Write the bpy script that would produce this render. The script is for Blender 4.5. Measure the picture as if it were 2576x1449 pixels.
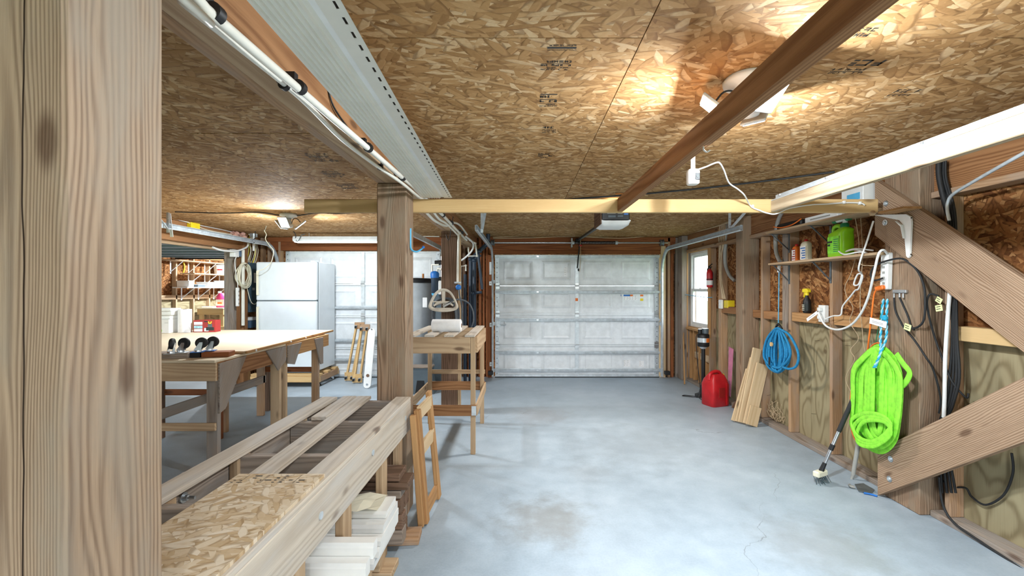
import bpy, math, random
import numpy as np
from mathutils import Vector, Matrix, noise as mnoise

random.seed(7)
scene = bpy.context.scene
for _o in list(bpy.data.objects):
    bpy.data.objects.remove(_o, do_unlink=True)
COL = scene.collection

# ------------------------------------------------------------------ camera
F_PX, VX, VY, HCAM = 1118.0, 1312.0, 727.0, 1.48      # focal length, vanishing point (px), eye height (m)
cam_data = bpy.data.cameras.new('camera')
cam = bpy.data.objects.new('camera', cam_data)
COL.objects.link(cam)
cam.location = (0, 0, HCAM)
cam.rotation_euler = (math.pi / 2, 0, 0)
cam_data.sensor_width = 36.0
cam_data.lens = 36.0 * F_PX / 2576.0
cam_data.shift_x = -(VX - 1288.0) / 2576.0
cam_data.shift_y = (VY - 724.5) / 2576.0
cam_data.clip_start = 0.02
cam_data.clip_end = 300
scene.camera = cam

# ------------------------------------------------------------------ world, exposure
world = bpy.data.worlds.new('overcast_sky')
scene.world = world
world.use_nodes = True
_bg = world.node_tree.nodes['Background']
_bg.inputs[0].default_value = (0.86, 0.93, 1.0, 1)
_bg.inputs[1].default_value = 3.8
scene.view_settings.view_transform = 'Standard'
scene.view_settings.look = 'None'
scene.view_settings.gamma = 1.0
scene.view_settings.exposure = 1.0
scene.view_settings.use_curve_mapping = False
LAMP_K = 1.0

# ------------------------------------------------------------------ pixel -> point helpers
def at(px, py, d):
    return Vector(((px - VX) * d / F_PX, d, HCAM - (py - VY) * d / F_PX))
def onX(px, py, X):
    return at(px, py, X * F_PX / (px - VX))
def onZ(px, py, Z):
    return at(px, py, (HCAM - Z) * F_PX / (py - VY))

# ------------------------------------------------------------------ mesh builder
def smooth_path(pts, n=6, closed=False):
    P = [Vector(p) for p in pts]
    out = []
    m = len(P)
    rng = range(m) if closed else range(m - 1)
    for i in rng:
        if closed:
            a, b, c, d = P[(i - 1) % m], P[i], P[(i + 1) % m], P[(i + 2) % m]
        else:
            a, b, c, d = P[max(i - 1, 0)], P[i], P[i + 1], P[min(i + 2, m - 1)]
        for k in range(n):
            t = k / n
            out.append(0.5 * ((2 * b) + (c - a) * t + (2 * a - 5 * b + 4 * c - d) * t * t + (3 * b - a - 3 * c + d) * t ** 3))
    if not closed:
        out.append(P[-1])
    return out

class MB:
    """collects shapes into one mesh; every vertex also carries grain coordinates"""
    def __init__(s):
        s.v, s.f, s.g, s.sm = [], [], [], []
    def add(s, verts, faces, gc=None, smooth=False):
        b = len(s.v)
        s.v += [tuple(v) for v in verts]
        s.f += [tuple(i + b for i in f) for f in faces]
        if gc is None:
            off = Vector((random.uniform(0, 20), random.uniform(0, 20), random.uniform(0, 20)))
            gc = [Vector(v) + off for v in verts]
        s.g += [tuple(g) for g in gc]
        s.sm += ([smooth] * len(faces)) if isinstance(smooth, bool) else list(smooth)
        return s
    def obox(s, c, R, hx, hy, hz, ch=0.0, taper=None):
        """oriented box: R columns are its axes; grain follows its longest axis; ch = chamfer"""
        c = Vector(c)
        h = (hx, hy, hz)
        order = sorted(range(3), key=lambda i: -h[i])
        off = Vector((random.uniform(0, 30), random.uniform(-.06, .06), random.uniform(.03, .14) * random.choice((-1, 1))))
        loc, faces = [], []
        ch = min(ch, 0.45 * min(h))
        if ch <= 0:
            for x in (-1, 1):
                for y in (-1, 1):
                    for z in (-1, 1):
                        loc.append(Vector((x * hx, y * hy, z * hz)))
            faces = [(0, 1, 3, 2), (4, 6, 7, 5), (0, 4, 5, 1), (2, 3, 7, 6), (0, 2, 6, 4), (1, 5, 7, 3)]
        else:
            idx = {}
            for sx in (-1, 1):
                for sy in (-1, 1):
                    for sz in (-1, 1):
                        for a in range(3):
                            p = [sx * hx, sy * hy, sz * hz]
                            for k in range(3):
                                if k != a:
                                    p[k] -= (sx, sy, sz)[k] * ch
                            idx[(sx, sy, sz, a)] = len(loc)
                            loc.append(Vector(p))
            def q(*ks):
                pts = [loc[idx[k]] for k in ks]
                n = (pts[1] - pts[0]).cross(pts[2] - pts[0])
                cen = sum(pts, Vector()) / len(pts)
                ids = [idx[k] for k in ks]
                faces.append(tuple(ids if n.dot(cen) > 0 else ids[::-1]))
            for a in range(3):
                b, d = [k for k in range(3) if k != a]
                for sa in (-1, 1):
                    ks = []
                    for sb, sd in ((-1, -1), (1, -1), (1, 1), (-1, 1)):
                        t = [0, 0, 0]; t[a] = sa; t[b] = sb; t[d] = sd
                        ks.append((*t, a))
                    q(*ks)
                for sb in (-1, 1):
                    for sd in (-1, 1):
                        lo = [0, 0, 0]; lo[a] = -1; lo[b] = sb; lo[d] = sd
                        hi = list(lo); hi[a] = 1
                        q((*lo, b), (*hi, b), (*hi, d), (*lo, d))
            for sx in (-1, 1):
                for sy in (-1, 1):
                    for sz in (-1, 1):
                        q((sx, sy, sz, 0), (sx, sy, sz, 1), (sx, sy, sz, 2))
        if taper:
            loc = [taper(p) for p in loc]
        vs = [c + R @ p for p in loc]
        gc = [Vector((p[order[0]], p[order[1]], p[order[2]])) + off for p in loc]
        return s.add(vs, faces, gc)
    def box(s, x0, x1, y0, y1, z0, z1, ch=0.0):
        return s.obox(((x0 + x1) / 2, (y0 + y1) / 2, (z0 + z1) / 2), Matrix.Identity(3), abs(x1 - x0) / 2, abs(y1 - y0) / 2, abs(z1 - z0) / 2, ch)
    def bar(s, p0, p1, w, t, up=(0, 0, 1), ch=0.0):
        p0, p1 = Vector(p0), Vector(p1)
        x = (p1 - p0)
        L = x.length
        x.normalize()
        up = Vector(up)
        y = up.cross(x)
        if y.length < 1e-5:
            y = Vector((0, 1, 0)).cross(x)
        y.normalize()
        z = x.cross(y)
        R = Matrix((x, y, z)).transposed()
        return s.obox((p0 + p1) / 2, R, L / 2, w / 2, t / 2, ch)
    def cyl(s, p0, p1, r0, r1=None, n=16, caps=True):
        r1 = r0 if r1 is None else r1
        p0, p1 = Vector(p0), Vector(p1)
        ax = (p1 - p0).normalized()
        u = ax.orthogonal().normalized()
        w = ax.cross(u)
        vs, fs = [], []
        for i in range(n):
            a = 2 * math.pi * i / n
            dv = u * math.cos(a) + w * math.sin(a)
            vs += [p0 + dv * r0, p1 + dv * r1]
        for i in range(n):
            j = (i + 1) % n
            fs.append((2 * i, 2 * j, 2 * j + 1, 2 * i + 1))
        s.add(vs, fs, None, True)
        if caps:
            s.add([vs[2 * i] for i in range(n)], [tuple(range(n))[::-1]])
            s.add([vs[2 * i + 1] for i in range(n)], [tuple(range(n))])
        return s
    def tube(s, pts, r, n=8, closed=False, flat=None, caps=True):
        """tube along pts; flat=(width, thickness) half sizes makes a ribbon-like section"""
        P = [Vector(p) for p in pts]
        m = len(P)
        T = []
        for i in range(m):
            a = P[(i - 1) % m] if (closed or i > 0) else P[i]
            b = P[(i + 1) % m] if (closed or i < m - 1) else P[i]
            t = (b - a)
            T.append(t.normalized() if t.length > 1e-9 else Vector((0, 0, 1)))
        u = T[0].orthogonal().normalized()
        vs, fs = [], []
        us = []
        for i in range(m):
            u = (u - T[i] * u.dot(T[i]))
            u = u.normalized() if u.length > 1e-6 else T[i].orthogonal().normalized()
            us.append(u.copy())
        for i in range(m):
            u = us[i]
            if flat and len(flat) > 2:
                u = T[i].cross(Vector((1, 0, 0))) if flat[2] == 'face' else Vector(flat[2]); u = (u - T[i] * u.dot(T[i])); u = u.normalized() if u.length > 1e-4 else us[i]
            w = T[i].cross(u)
            rr = r[i] if isinstance(r, (list, tuple)) else r
            ra, rb = (flat[0], flat[1]) if flat else (rr, rr)
            for k in range(n):
                a = 2 * math.pi * k / n
                vs.append(P[i] + u * math.cos(a) * ra + w * math.sin(a) * rb)
        mm = m if closed else m - 1
        for i in range(mm):
            j = (i + 1) % m
            for k in range(n):
                l = (k + 1) % n
                fs.append((i * n + k, i * n + l, j * n + l, j * n + k))
        s.add(vs, fs, None, True)
        if caps and not closed:
            s.add(vs[:n], [tuple(range(n))[::-1]])
            s.add(vs[-n:], [tuple(range(n))])
        return s
    def lathe(s, prof, c=(0, 0, 0), n=20, axis='Z', sq=None):
        """profile [(r, z)...] around an axis through c; sq=(sx, sy) squashes the section"""
        c = Vector(c)
        vs, fs = [], []
        sx, sy = sq or (1, 1)
        for r, z in prof:
            for k in range(n):
                a = 2 * math.pi * k / n
                p = (r * math.cos(a) * sx, r * math.sin(a) * sy, z)
                if axis == 'X':
                    p = (z, p[0], p[1])
                elif axis == 'Y':
                    p = (p[1], z, p[0])
                vs.append(c + Vector(p))
        for i in range(len(prof) - 1):
            for k in range(n):
                l = (k + 1) % n
                fs.append((i * n + k, i * n + l, (i + 1) * n + l, (i + 1) * n + k))
        s.add(vs, fs, None, True)
        s.add(vs[:n], [tuple(range(n))[::-1]])
        s.add(vs[-n:], [tuple(range(n))])
        return s
    def prism(s, poly, o, u, v, w, grain=None):
        """polygon (2D) in the plane o + u*a + v*b, extruded by the vector w"""
        o, u, v, w = Vector(o), Vector(u), Vector(v), Vector(w)
        n = len(poly)
        a = [o + u * p[0] + v * p[1] for p in poly]
        b = [p + w for p in a]
        area = sum(poly[i][0] * poly[(i + 1) % n][1] - poly[(i + 1) % n][0] * poly[i][1] for i in range(n))
        flip = (area > 0) == (u.cross(v).dot(w) > 0)
        fs = [tuple(range(n))[::-1] if flip else tuple(range(n)), tuple(range(n, 2 * n)) if flip else tuple(range(n, 2 * n))[::-1]]
        for i in range(n):
            j = (i + 1) % n
            fs.append((i, j, n + j, n + i) if flip else (j, i, n + i, n + j))
        gc = None
        if grain is not None:
            g = Vector(grain).normalized()
            k = w.normalized()
            h = k.cross(g)
            off = Vector((random.uniform(0, 30), random.uniform(-.06, .06), random.uniform(.05, .14)))
            gc = [Vector((p.dot(g), p.dot(h), p.dot(k))) + off - Vector((0, o.dot(h), o.dot(k))) for p in a + b]
        return s.add(a + b, fs, gc)
    def loft(s, sections, caps=True, smooth=True):
        """closed cross sections of equal count, joined in order"""
        n = len(sections[0])
        vs = [Vector(p) for sec in sections for p in sec]
        fs = []
        for i in range(len(sections) - 1):
            for k in range(n):
                l = (k + 1) % n
                fs.append((i * n + k, i * n + l, (i + 1) * n + l, (i + 1) * n + k))
        s.add(vs, fs, None, smooth)
        if caps:
            s.add(vs[:n], [tuple(range(n))[::-1]])
            s.add(vs[-n:], [tuple(range(n))])
        return s
    def grid(s, rows, smooth=False, two_sided=False):
        n = len(rows[0])
        vs = [Vector(p) for r in rows for p in r]
        fs = [(i * n + k, i * n + k + 1, (i + 1) * n + k + 1, (i + 1) * n + k) for i in range(len(rows) - 1) for k in range(n - 1)]
        return s.add(vs, fs, None, smooth)
    def xform(s, M):
        s.v = [tuple(M @ Vector(p)) for p in s.v]
        return s
    def build(s, name, mat, parent=None, label=None, cat=None, group=None, kind=None, origin=None):
        me = bpy.data.meshes.new(name)
        V = np.array(s.v, dtype=float)
        if parent is not None:
            o0 = world_org(parent)
        elif origin is not None:
            o0 = Vector(origin)
        else:
            lo, hi = V.min(0), V.max(0)
            o0 = Vector(((lo[0] + hi[0]) / 2, (lo[1] + hi[1]) / 2, lo[2]))
        V = V - np.array(o0)
        me.from_pydata(V.tolist(), [], s.f)
        at_ = me.attributes.new('gc', 'FLOAT_VECTOR', 'POINT')
        at_.data.foreach_set('vector', np.array(s.g, dtype=np.float32).ravel())
        me.polygons.foreach_set('use_smooth', s.sm)
        me.materials.append(M[mat] if isinstance(mat, str) else mat)
        me.update()
        ob = bpy.data.objects.new(name, me)
        COL.objects.link(ob)
        if parent is not None:
            ob.parent = parent
        else:
            ob.location = o0
        tag(ob, label, cat, group, kind)
        return ob

def world_org(o):
    p = Vector()
    while o is not None:
        p = p + o.location
        o = o.parent
    return p
def tag(o, label=None, cat=None, group=None, kind=None):
    if label: o['label'] = label
    if cat: o['category'] = cat
    if group: o['group'] = group
    if kind: o['kind'] = kind
    return o
def thing(name, label, cat, loc=(0, 0, 0), group=None):
    o = bpy.data.objects.new(name, None)
    COL.objects.link(o)
    o.location = loc
    o.empty_display_size = 0.05
    return tag(o, label, cat, group)
def copy_tree(o, parent=None):
    c = o.copy()
    COL.objects.link(c)
    c.parent = parent
    for ch in list(o.children):
        copy_tree(ch, c)
    return c
def B(*a, **k):
    return MB().box(*a, **k)

# ------------------------------------------------------------------ materials
M = {}
def lin(h):
    h = h.lstrip('#')
    c = [int(h[i:i + 2], 16) / 255 for i in (0, 2, 4)]
    return tuple(x / 12.92 if x <= .04045 else ((x + .055) / 1.055) ** 2.4 for x in c) + (1,)
class G:
    def __init__(s, name):
        s.m = bpy.data.materials.new(name)
        s.m.use_nodes = True
        s.t = s.m.node_tree
        s.b = s.t.nodes['Principled BSDF']
        M[name] = s.m
    def n(s, typ, ins=None, **at_):
        nd = s.t.nodes.new(typ)
        for k, v in at_.items():
            setattr(nd, k, v)
        for k, v in (ins or {}).items():
            s.put(nd.inputs[k], v)
        return nd
    def put(s, sock, v):
        if hasattr(v, 'is_output') or isinstance(v, bpy.types.NodeSocket):
            s.t.links.new(v, sock)
        else:
            sock.default_value = v
    def math(s, op, a, b=0.5, c=None, clamp=False):
        nd = s.n('ShaderNodeMath', operation=op, use_clamp=clamp)
        s.put(nd.inputs[0], a); s.put(nd.inputs[1], b)
        if c is not None: s.put(nd.inputs[2], c)
        return nd.outputs[0]
    def mix(s, fac, a, b, blend='MIX'):
        nd = s.n('ShaderNodeMix', data_type='RGBA', blend_type=blend)
        s.put(nd.inputs[0], fac); s.put(nd.inputs[6], a); s.put(nd.inputs[7], b)
        return nd.outputs[2]
    def ramp(s, fac, stops):
        nd = s.n('ShaderNodeValToRGB')
        e = nd.color_ramp.elements
        while len(e) < len(stops): e.new(0.5)
        for el, (p, c) in zip(e, stops):
            el.position = p
            el.color = c if not isinstance(c, str) else lin(c)
        s.put(nd.inputs[0], fac)
        return nd.outputs[0]
    def smooth(s, v, lo, hi, a=0.0, b=1.0):
        nd = s.n('ShaderNodeMapRange', interpolation_type='SMOOTHSTEP')
        s.put(nd.inputs[0], v)
        for i, x in enumerate((lo, hi, a, b)): nd.inputs[1 + i].default_value = x
        return nd.outputs[0]
    def gc(s):
        return s.n('ShaderNodeAttribute', attribute_name='gc').outputs['Vector']
    def scale(s, v, sc, rot=(0, 0, 0), loc=(0, 0, 0)):
        nd = s.n('ShaderNodeMapping')
        s.put(nd.inputs[0], v)
        nd.inputs['Location'].default_value = loc
        nd.inputs['Rotation'].default_value = rot
        nd.inputs['Scale'].default_value = sc
        return nd.outputs[0]
    def noise(s, v, sc=5, det=2, rough=.5, dist=0):
        nd = s.n('ShaderNodeTexNoise')
        s.put(nd.inputs['Vector'], v)
        nd.inputs['Scale'].default_value = sc
        nd.inputs['Detail'].default_value = det
        nd.inputs['Roughness'].default_value = rough
        nd.inputs['Distortion'].default_value = dist
        return nd.outputs['Fac']
    def bump(s, h, st=.3, dist=.01):
        nd = s.n('ShaderNodeBump')
        s.put(nd.inputs['Height'], h)
        nd.inputs['Strength'].default_value = st
        nd.inputs['Distance'].default_value = dist
        s.t.links.new(nd.outputs[0], s.b.inputs['Normal'])
    def fin(s, col, rough=.6, metal=0.0, spec=None):
        s.put(s.b.inputs['Base Color'], col)
        s.put(s.b.inputs['Roughness'], rough)
        s.put(s.b.inputs['Metallic'], metal)
        if spec is not None: s.b.inputs['Specular IOR Level'].default_value = spec
        return s.m

def wood(name, light, dark, freq=70, contrast=.75, knots=True, crack=False, gray=None, rough=.75, blot=.5):
    g = G(name)
    c = g.gc()
    low = g.noise(g.scale(c, (1.1, 7, 7)), 1.0, 2)
    sep = g.n('ShaderNodeSeparateXYZ'); g.put(sep.inputs[0], c)
    yy = g.math('ADD', sep.outputs[1], g.math('MULTIPLY', g.math('SUBTRACT', low, .5), .10))
    zz = g.math('ADD', sep.outputs[2], g.math('MULTIPLY', sep.outputs[0], .015))
    zz = g.math('WRAP', zz, .16, -.16)
    r = g.math('SQRT', g.math('ADD', g.math('MULTIPLY', yy, yy), g.math('MULTIPLY', zz, zz)))
    fine = g.noise(g.scale(c, (4, 190, 190)), 1.0, 3, .65)
    pore = g.noise(g.scale(c, (22, 420, 420)), 1.0, 1)
    ph = g.math('ADD', g.math('MULTIPLY', r, freq * 2 * math.pi), g.math('MULTIPLY', fine, 2.0))
    ring = g.math('MULTIPLY_ADD', g.math('SINE', ph), .5, .5)
    ring = g.math('POWER', ring, 1.6)
    fac = g.math('ADD', g.math('MULTIPLY', ring, contrast * .5), g.math('MULTIPLY', g.math('MULTIPLY_ADD', fine, .65, g.math('MULTIPLY', pore, .35)), .62))
    big = g.noise(g.scale(c, (1.3, 5, 5)), 1.0, 3, .6)
    fac = g.math('ADD', fac, g.math('MULTIPLY', g.math('SUBTRACT', big, .5), blot))
    oi = g.n('ShaderNodeObjectInfo').outputs['Random']
    fac = g.math('ADD', fac, g.math('MULTIPLY', g.math('SUBTRACT', oi, .5), .22), clamp=True)
    col = g.ramp(fac, [(.05, light), (.95, dark)])
    if gray:
        col = g.mix(g.smooth(g.noise(g.scale(c, (2.2, 9, 9)), 1.0, 3, .65), .40, .66, 0, .75), col, lin(gray))
    if knots:
        vor = g.n('ShaderNodeTexVoronoi'); g.put(vor.inputs['Vector'], g.scale(c, (2.6, 7, 7))); vor.inputs['Scale'].default_value = 1
        k = g.smooth(vor.outputs['Distance'], .06, .17, 1, 0)
        col = g.mix(g.math('MULTIPLY', k, .7), col, lin('#4a2e1c'))
    if crack:
        w = g.noise(g.scale(c, (2.0, .1, .1)), 1.0, 3, .6)
        dd = g.math('ABSOLUTE', g.math('ADD', g.math('SUBTRACT', sep.outputs[1], crack), g.math('MULTIPLY', g.math('SUBTRACT', w, .5), .03)))
        ck = g.smooth(dd, .0006, .0022, 1, 0)
        col = g.mix(ck, col, lin('#2a1c12'))
    g.bump(fac, .35, .004)
    return g.fin(col, rough, 0, .3)

def plywood(name, light, dark):
    g = G(name)
    c = g.gc()
    f = g.noise(g.scale(c, (1.1, 3.2, 3.2)), 1.0, 2, .45)
    fine = g.noise(g.scale(c, (6, 220, 220)), 1.0, 2, .6)
    ring = g.math('POWER', g.math('MULTIPLY_ADD', g.math('SINE', g.math('MULTIPLY_ADD', f, 85.0, g.math('MULTIPLY', fine, 1.6))), .5, .5), 2.2)
    big = g.noise(g.scale(c, (1.5, 2.5, 2.5)), 1.0, 4, .6)
    v = g.math('ADD', g.math('MULTIPLY', ring, .4), g.math('ADD', g.math('MULTIPLY', big, .6), g.math('MULTIPLY', fine, .2)), clamp=True)
    col = g.ramp(v, [(.15, light), (.95, dark)])
    vor = g.n('ShaderNodeTexVoronoi'); g.put(vor.inputs['Vector'], g.scale(c, (3.0, 3.6, 3.6))); vor.inputs['Scale'].default_value = 1
    col = g.mix(g.math('MULTIPLY', g.smooth(vor.outputs['Distance'], .04, .10, 1, 0), .7), col, lin('#4f3c24'))
    g.bump(v, .25, .003)
    return g.fin(col, .8, 0, .25)

def osb(name, pal, sc=1.0, dark='#5a3c22', rough=.7, tint=None):
    g = G(name)
    c = g.gc()
    wob = g.n('ShaderNodeTexNoise'); g.put(wob.inputs['Vector'], c); wob.inputs['Scale'].default_value = 14; wob.inputs['Detail'].default_value = 1
    vadd = g.n('ShaderNodeVectorMath', operation='MULTIPLY_ADD'); g.put(vadd.inputs[0], wob.outputs['Color']); vadd.inputs[1].default_value = (.007, .007, 0); g.put(vadd.inputs[2], c)
    c2 = vadd.outputs[0]
    best = None
    for i, (ang, sx, sy) in enumerate(((.15, 8, 34), (1.05, 9, 30), (2.1, 8, 26), (2.75, 7, 38))):
        v = g.n('ShaderNodeTexVoronoi', voronoi_dimensions='2D', feature='F1')
        rot = g.n('ShaderNodeVectorRotate', rotation_type='Z_AXIS'); g.put(rot.inputs['Vector'], c2); rot.inputs['Angle'].default_value = ang
        g.put(v.inputs['Vector'], g.scale(rot.outputs[0], (sx * sc, sy * sc, 1), (0, 0, 0), (i * 3.7, i * 9.1, 0)))
        v.inputs['Scale'].default_value = 1
        sep = g.n('ShaderNodeSeparateColor'); g.put(sep.inputs[0], v.outputs['Color'])
        pr, sh = sep.outputs[0], sep.outputs[1]
        ed = g.smooth(v.outputs['Distance'], .42, .75, 0, 1)
        if best is None:
            best = (pr, sh, ed)
        else:
            m = g.math('GREATER_THAN', pr, best[0])
            inv = g.math('SUBTRACT', 1.0, m)
            def sel(a, b): return g.math('ADD', g.math('MULTIPLY', a, m), g.math('MULTIPLY', b, inv))
            best = (g.math('MAXIMUM', pr, best[0]), sel(sh, best[1]), sel(ed, best[2]))
    fib = g.noise(g.scale(c, (90, 90, 90)), 1.0, 2)
    v = g.math('ADD', g.math('MULTIPLY', best[1], .8), g.math('MULTIPLY', fib, .25), clamp=True)
    n = len(pal)
    col = g.ramp(v, [(.08 + .84 * i / (n - 1), p) for i, p in enumerate(pal)])
    col = g.mix(g.math('MULTIPLY', best[2], .6), col, lin(dark))
    big = g.noise(c, 1.3, 3, .6)
    col = g.mix(g.smooth(big, .45, .75, 0, .35), col, lin(dark))
    g.bump(g.math('ADD', best[1], g.math('MULTIPLY', best[2], -.6)), .35, .004)
    return g.fin(col, .85, 0, .1)

def plain(name, color, rough=.5, metal=0.0, var=.08, nsc=8, bump=0, spec=None, emit=None, es=1):
    g = G(name)
    tc = g.n('ShaderNodeTexCoord').outputs['Object']
    nz = g.noise(tc, nsc, 3, .6)
    c = lin(color) if isinstance(color, str) else color
    d = tuple(x * (1 - var * 2.2) for x in c[:3]) + (1,)
    l = tuple(min(1, x * (1 + var)) for x in c[:3]) + (1,)
    col = g.mix(g.smooth(nz, .3, .7), d, l)
    if bump: g.bump(g.noise(tc, nsc * 12, 2), bump, .003)
    if emit:
        g.b.inputs['Emission Color'].default_value = lin(emit)
        g.b.inputs['Emission Strength'].default_value = es
    return g.fin(col, rough, metal, spec)

wood('w_post', '#b2957a', '#6d5541', 120, .9, True, gray='#93836f')
wood('w_post_near', '#b39a80', '#6f5744', 130, .95, True, crack=.045, gray='#9a8d7d')
wood('w_red', '#a5663c', '#5f2f18', 80, .7, True)
wood('w_beam', '#b08258', '#6f4526', 90, .8, True)
wood('w_honey', '#d6b684', '#b08a55', 30, .5, True, blot=.3)
wood('w_tan', '#cbb08e', '#997b5c', 45, .7, True, blot=.4)
wood('w_rail', '#d2c1a4', '#9a8468', 60, .9, True)
wood('w_bench', '#d6cbbb', '#a59684', 60, .7, True, gray='#c2bcb4')
wood('w_gray', '#a9998a', '#716357', 90, .85, True, gray='#8f8983')
wood('w_stud', '#c09c78', '#8a6748', 90, .6, True, gray='#a58f7c')
wood('w_orange', '#c89c6a', '#94683e', 50, .6, True)
wood('w_dark', '#866a58', '#54402f', 60, .8, True)
wood('w_brace', '#b79c82', '#7b6049', 95, 1.0, True)
wood('w_table', '#d9cab0', '#c2ae8e', 22, .35, False, blot=.2, rough=.45)
wood('w_pale', '#dfc8a4', '#bb9a6e', 45, .5, True)
plywood('w_ply', '#aba07f', '#74664a')
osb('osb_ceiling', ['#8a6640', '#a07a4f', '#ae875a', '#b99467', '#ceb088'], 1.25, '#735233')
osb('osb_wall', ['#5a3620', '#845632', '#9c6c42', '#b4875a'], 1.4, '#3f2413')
osb('osb_bench', ['#bda27c', '#c9b292', '#d6c3a6', '#e0d2bc'], 1.7, '#9a7e5a')
plain('white_metal', '#e4e9ec', .35, 0, .04)
plain('galv', '#ccd4d9', .36, .35, .08, 14)
plain('galv_dark', '#7d868c', .4, .7, .1, 14)
plain('steel', '#c7ccd0', .3, .9, .08)
plain('white_plastic', '#e9eae8', .4, 0, .03)
plain('pvc', '#e8e6da', .35, 0, .03)
plain('vinyl', '#e9e6da', .4, 0, .02)
plain('vinyl_bright', '#f4f4f0', .35, 0, .02)
plain('black', '#17181a', .5, 0, .1)
plain('black_rubber', '#1d1e20', .65, 0, .1)
plain('fridge', '#d6dee3', .32, 0, .025, 3, .05)
plain('paper', '#f2f3f4', .85, 0, .02, 30)
plain('red_plastic', '#c01f26', .38, 0, .08)
plain('lime', '#8fe83c', .7, 0, .1, 30, .3)
plain('lime_jug', '#93d81e', .35, 0, .04)
plain('blue_rope', '#1783b8', .75, 0, .1, 60, .5)
plain('cyan_rope', '#27b3dc', .75, 0, .1, 60, .5)
plain('light_cyan', '#a9dcea', .75, 0, .1, 60, .5)
plain('orange', '#ef7a28', .5, 0, .05)
plain('yellow', '#f2d928', .45, 0, .04)
plain('dark_label', '#1a2320', .5, 0, .05)
plain('pink', '#e08cae', .7, 0, .08)
plain('panel_blue', '#3f5664', .45, .1, .06)
plain('blue_box', '#4d6a86', .45, 0, .06)
plain('heater', '#aeb5ba', .4, .1, .04)
plain('pipe_dark', '#2a3a4c', .4, 0, .06)
plain('gray_plastic', '#55626a', .5, 0, .06)
plain('beige_plastic', '#d8d0c2', .45, 0, .04)
plain('hose_gray', '#4e555c', .55, 0, .08, 40)
plain('cord_gray', '#9a9a94', .5, 0, .05)
plain('cream', '#e8e3cc', .5, 0, .03)
plain('sticky', '#dfe8a8', .8, 0, .04)
plain('green', '#1f7f52', .45, 0, .05)
plain('blue', '#1f6fc2', .45, 0, .05)
plain('sky_blue', '#5cb6e2', .5, 0, .05)
plain('red_dark', '#a52420', .45, 0, .06)
plain('pink_soap', '#e2447c', .4, 0, .05)
plain('foam_pink', '#d8a99a', .9, 0, .15, 40, .5)
plain('ink', '#2b2620', .8, 0, .1)
plain('nail', '#5a5048', .5, .6, .1)
plain('copper', '#b0703c', .4, .8, .1)
plain('cord_tan', '#c9b291', .7, 0, .05)
plain('led', '#ffffff', .5, 0, 0, emit='#f2f8ff', es=9)
plain('tube_lit', '#ffffff', .5, 0, 0, emit='#f4faff', es=3)
plain('door_gray', '#8a979d', .5, 0, .05)
plain('grass', '#8aa36a', .9, 0, .2, 3)
plain('bristle', '#5a6a70', .8, 0, .2, 60)
plain('gusset', '#b3aaa2', .8, 0, .12, 20, .3)
_g = G('glass')
_g.b.inputs['Transmission Weight'].default_value = 1.0
_g.b.inputs['IOR'].default_value = 1.05
_g.fin((.96, .98, 1, 1), 0.02)

def concrete():
    g = G('concrete')
    tc = g.n('ShaderNodeTexCoord').outputs['Object']
    a = g.noise(tc, .9, 5, .6)
    b = g.noise(tc, 5.5, 6, .65)
    c = g.noise(tc, 70, 3, .6)
    v = g.math('ADD', g.math('MULTIPLY', a, .5), g.math('ADD', g.math('MULTIPLY', b, .35), g.math('MULTIPLY', c, .15)))
    col = g.ramp(v, [(.30, '#84929d'), (.50, '#9dabb6'), (.72, '#b4c0ca')])
    sp = g.n('ShaderNodeTexVoronoi'); g.put(sp.inputs['Vector'], tc); sp.inputs['Scale'].default_value = 9
    spots = g.smooth(sp.outputs['Distance'], .015, .06, 1, 0)
    col = g.mix(g.math('MULTIPLY', spots, .35), col, lin('#7b7a76'))
    for (x, y, r, k, tint) in ((.15, 2.85, .42, .55, '#7f7a70'), (.2, 5.2, .5, .30, '#8b7f7a'), (1.75, 2.55, .5, .35, '#8c8a84'), (1.1, 4.2, .8, .22, '#8b8f92'), (-2.2, 4.6, .6, .3, '#8d8379'), (.55, 3.6, .3, .25, '#878a8c')):
        d = g.n('ShaderNodeVectorMath', operation='DISTANCE'); g.put(d.inputs[0], tc); d.inputs[1].default_value = (x, y, 0)
        dd = g.math('ADD', d.outputs['Value'], g.math('MULTIPLY', g.math('SUBTRACT', b, .5), r * 1.6))
        col = g.mix(g.smooth(dd, r * .1, r, k, 0), col, lin(tint))
    vo = g.n('ShaderNodeTexVoronoi', feature='DISTANCE_TO_EDGE', voronoi_dimensions='2D')
    wob = g.n('ShaderNodeTexNoise'); g.put(wob.inputs['Vector'], tc); wob.inputs['Scale'].default_value = 2.5; wob.inputs['Detail'].default_value = 5
    va = g.n('ShaderNodeVectorMath', operation='MULTIPLY_ADD'); g.put(va.inputs[0], wob.outputs['Color']); va.inputs[1].default_value = (.5, .5, 0); g.put(va.inputs[2], tc)
    g.put(vo.inputs['Vector'], va.outputs[0]); vo.inputs['Scale'].default_value = .33
    ck = g.smooth(vo.outputs['Distance'], .0004, .0014, 1, 0)
    col = g.mix(g.math('MULTIPLY', ck, g.smooth(a, .45, .6, 0, .6)), col, lin('#6d7174'))
    rough = g.math('MULTIPLY_ADD', b, .35, .30)
    g.bump(g.math('ADD', b, c), .08, .01)
    return g.fin(col, rough, 0, .4)
concrete()
# ================================================================== the setting
ZC = 2.35                      # ceiling height
XR, XL, YB = 2.70, -4.40, 7.45 # right stud face, side wall plane, far door plane
X0S, Y1S = -7.40, 11.6         # side bay limits

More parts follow.
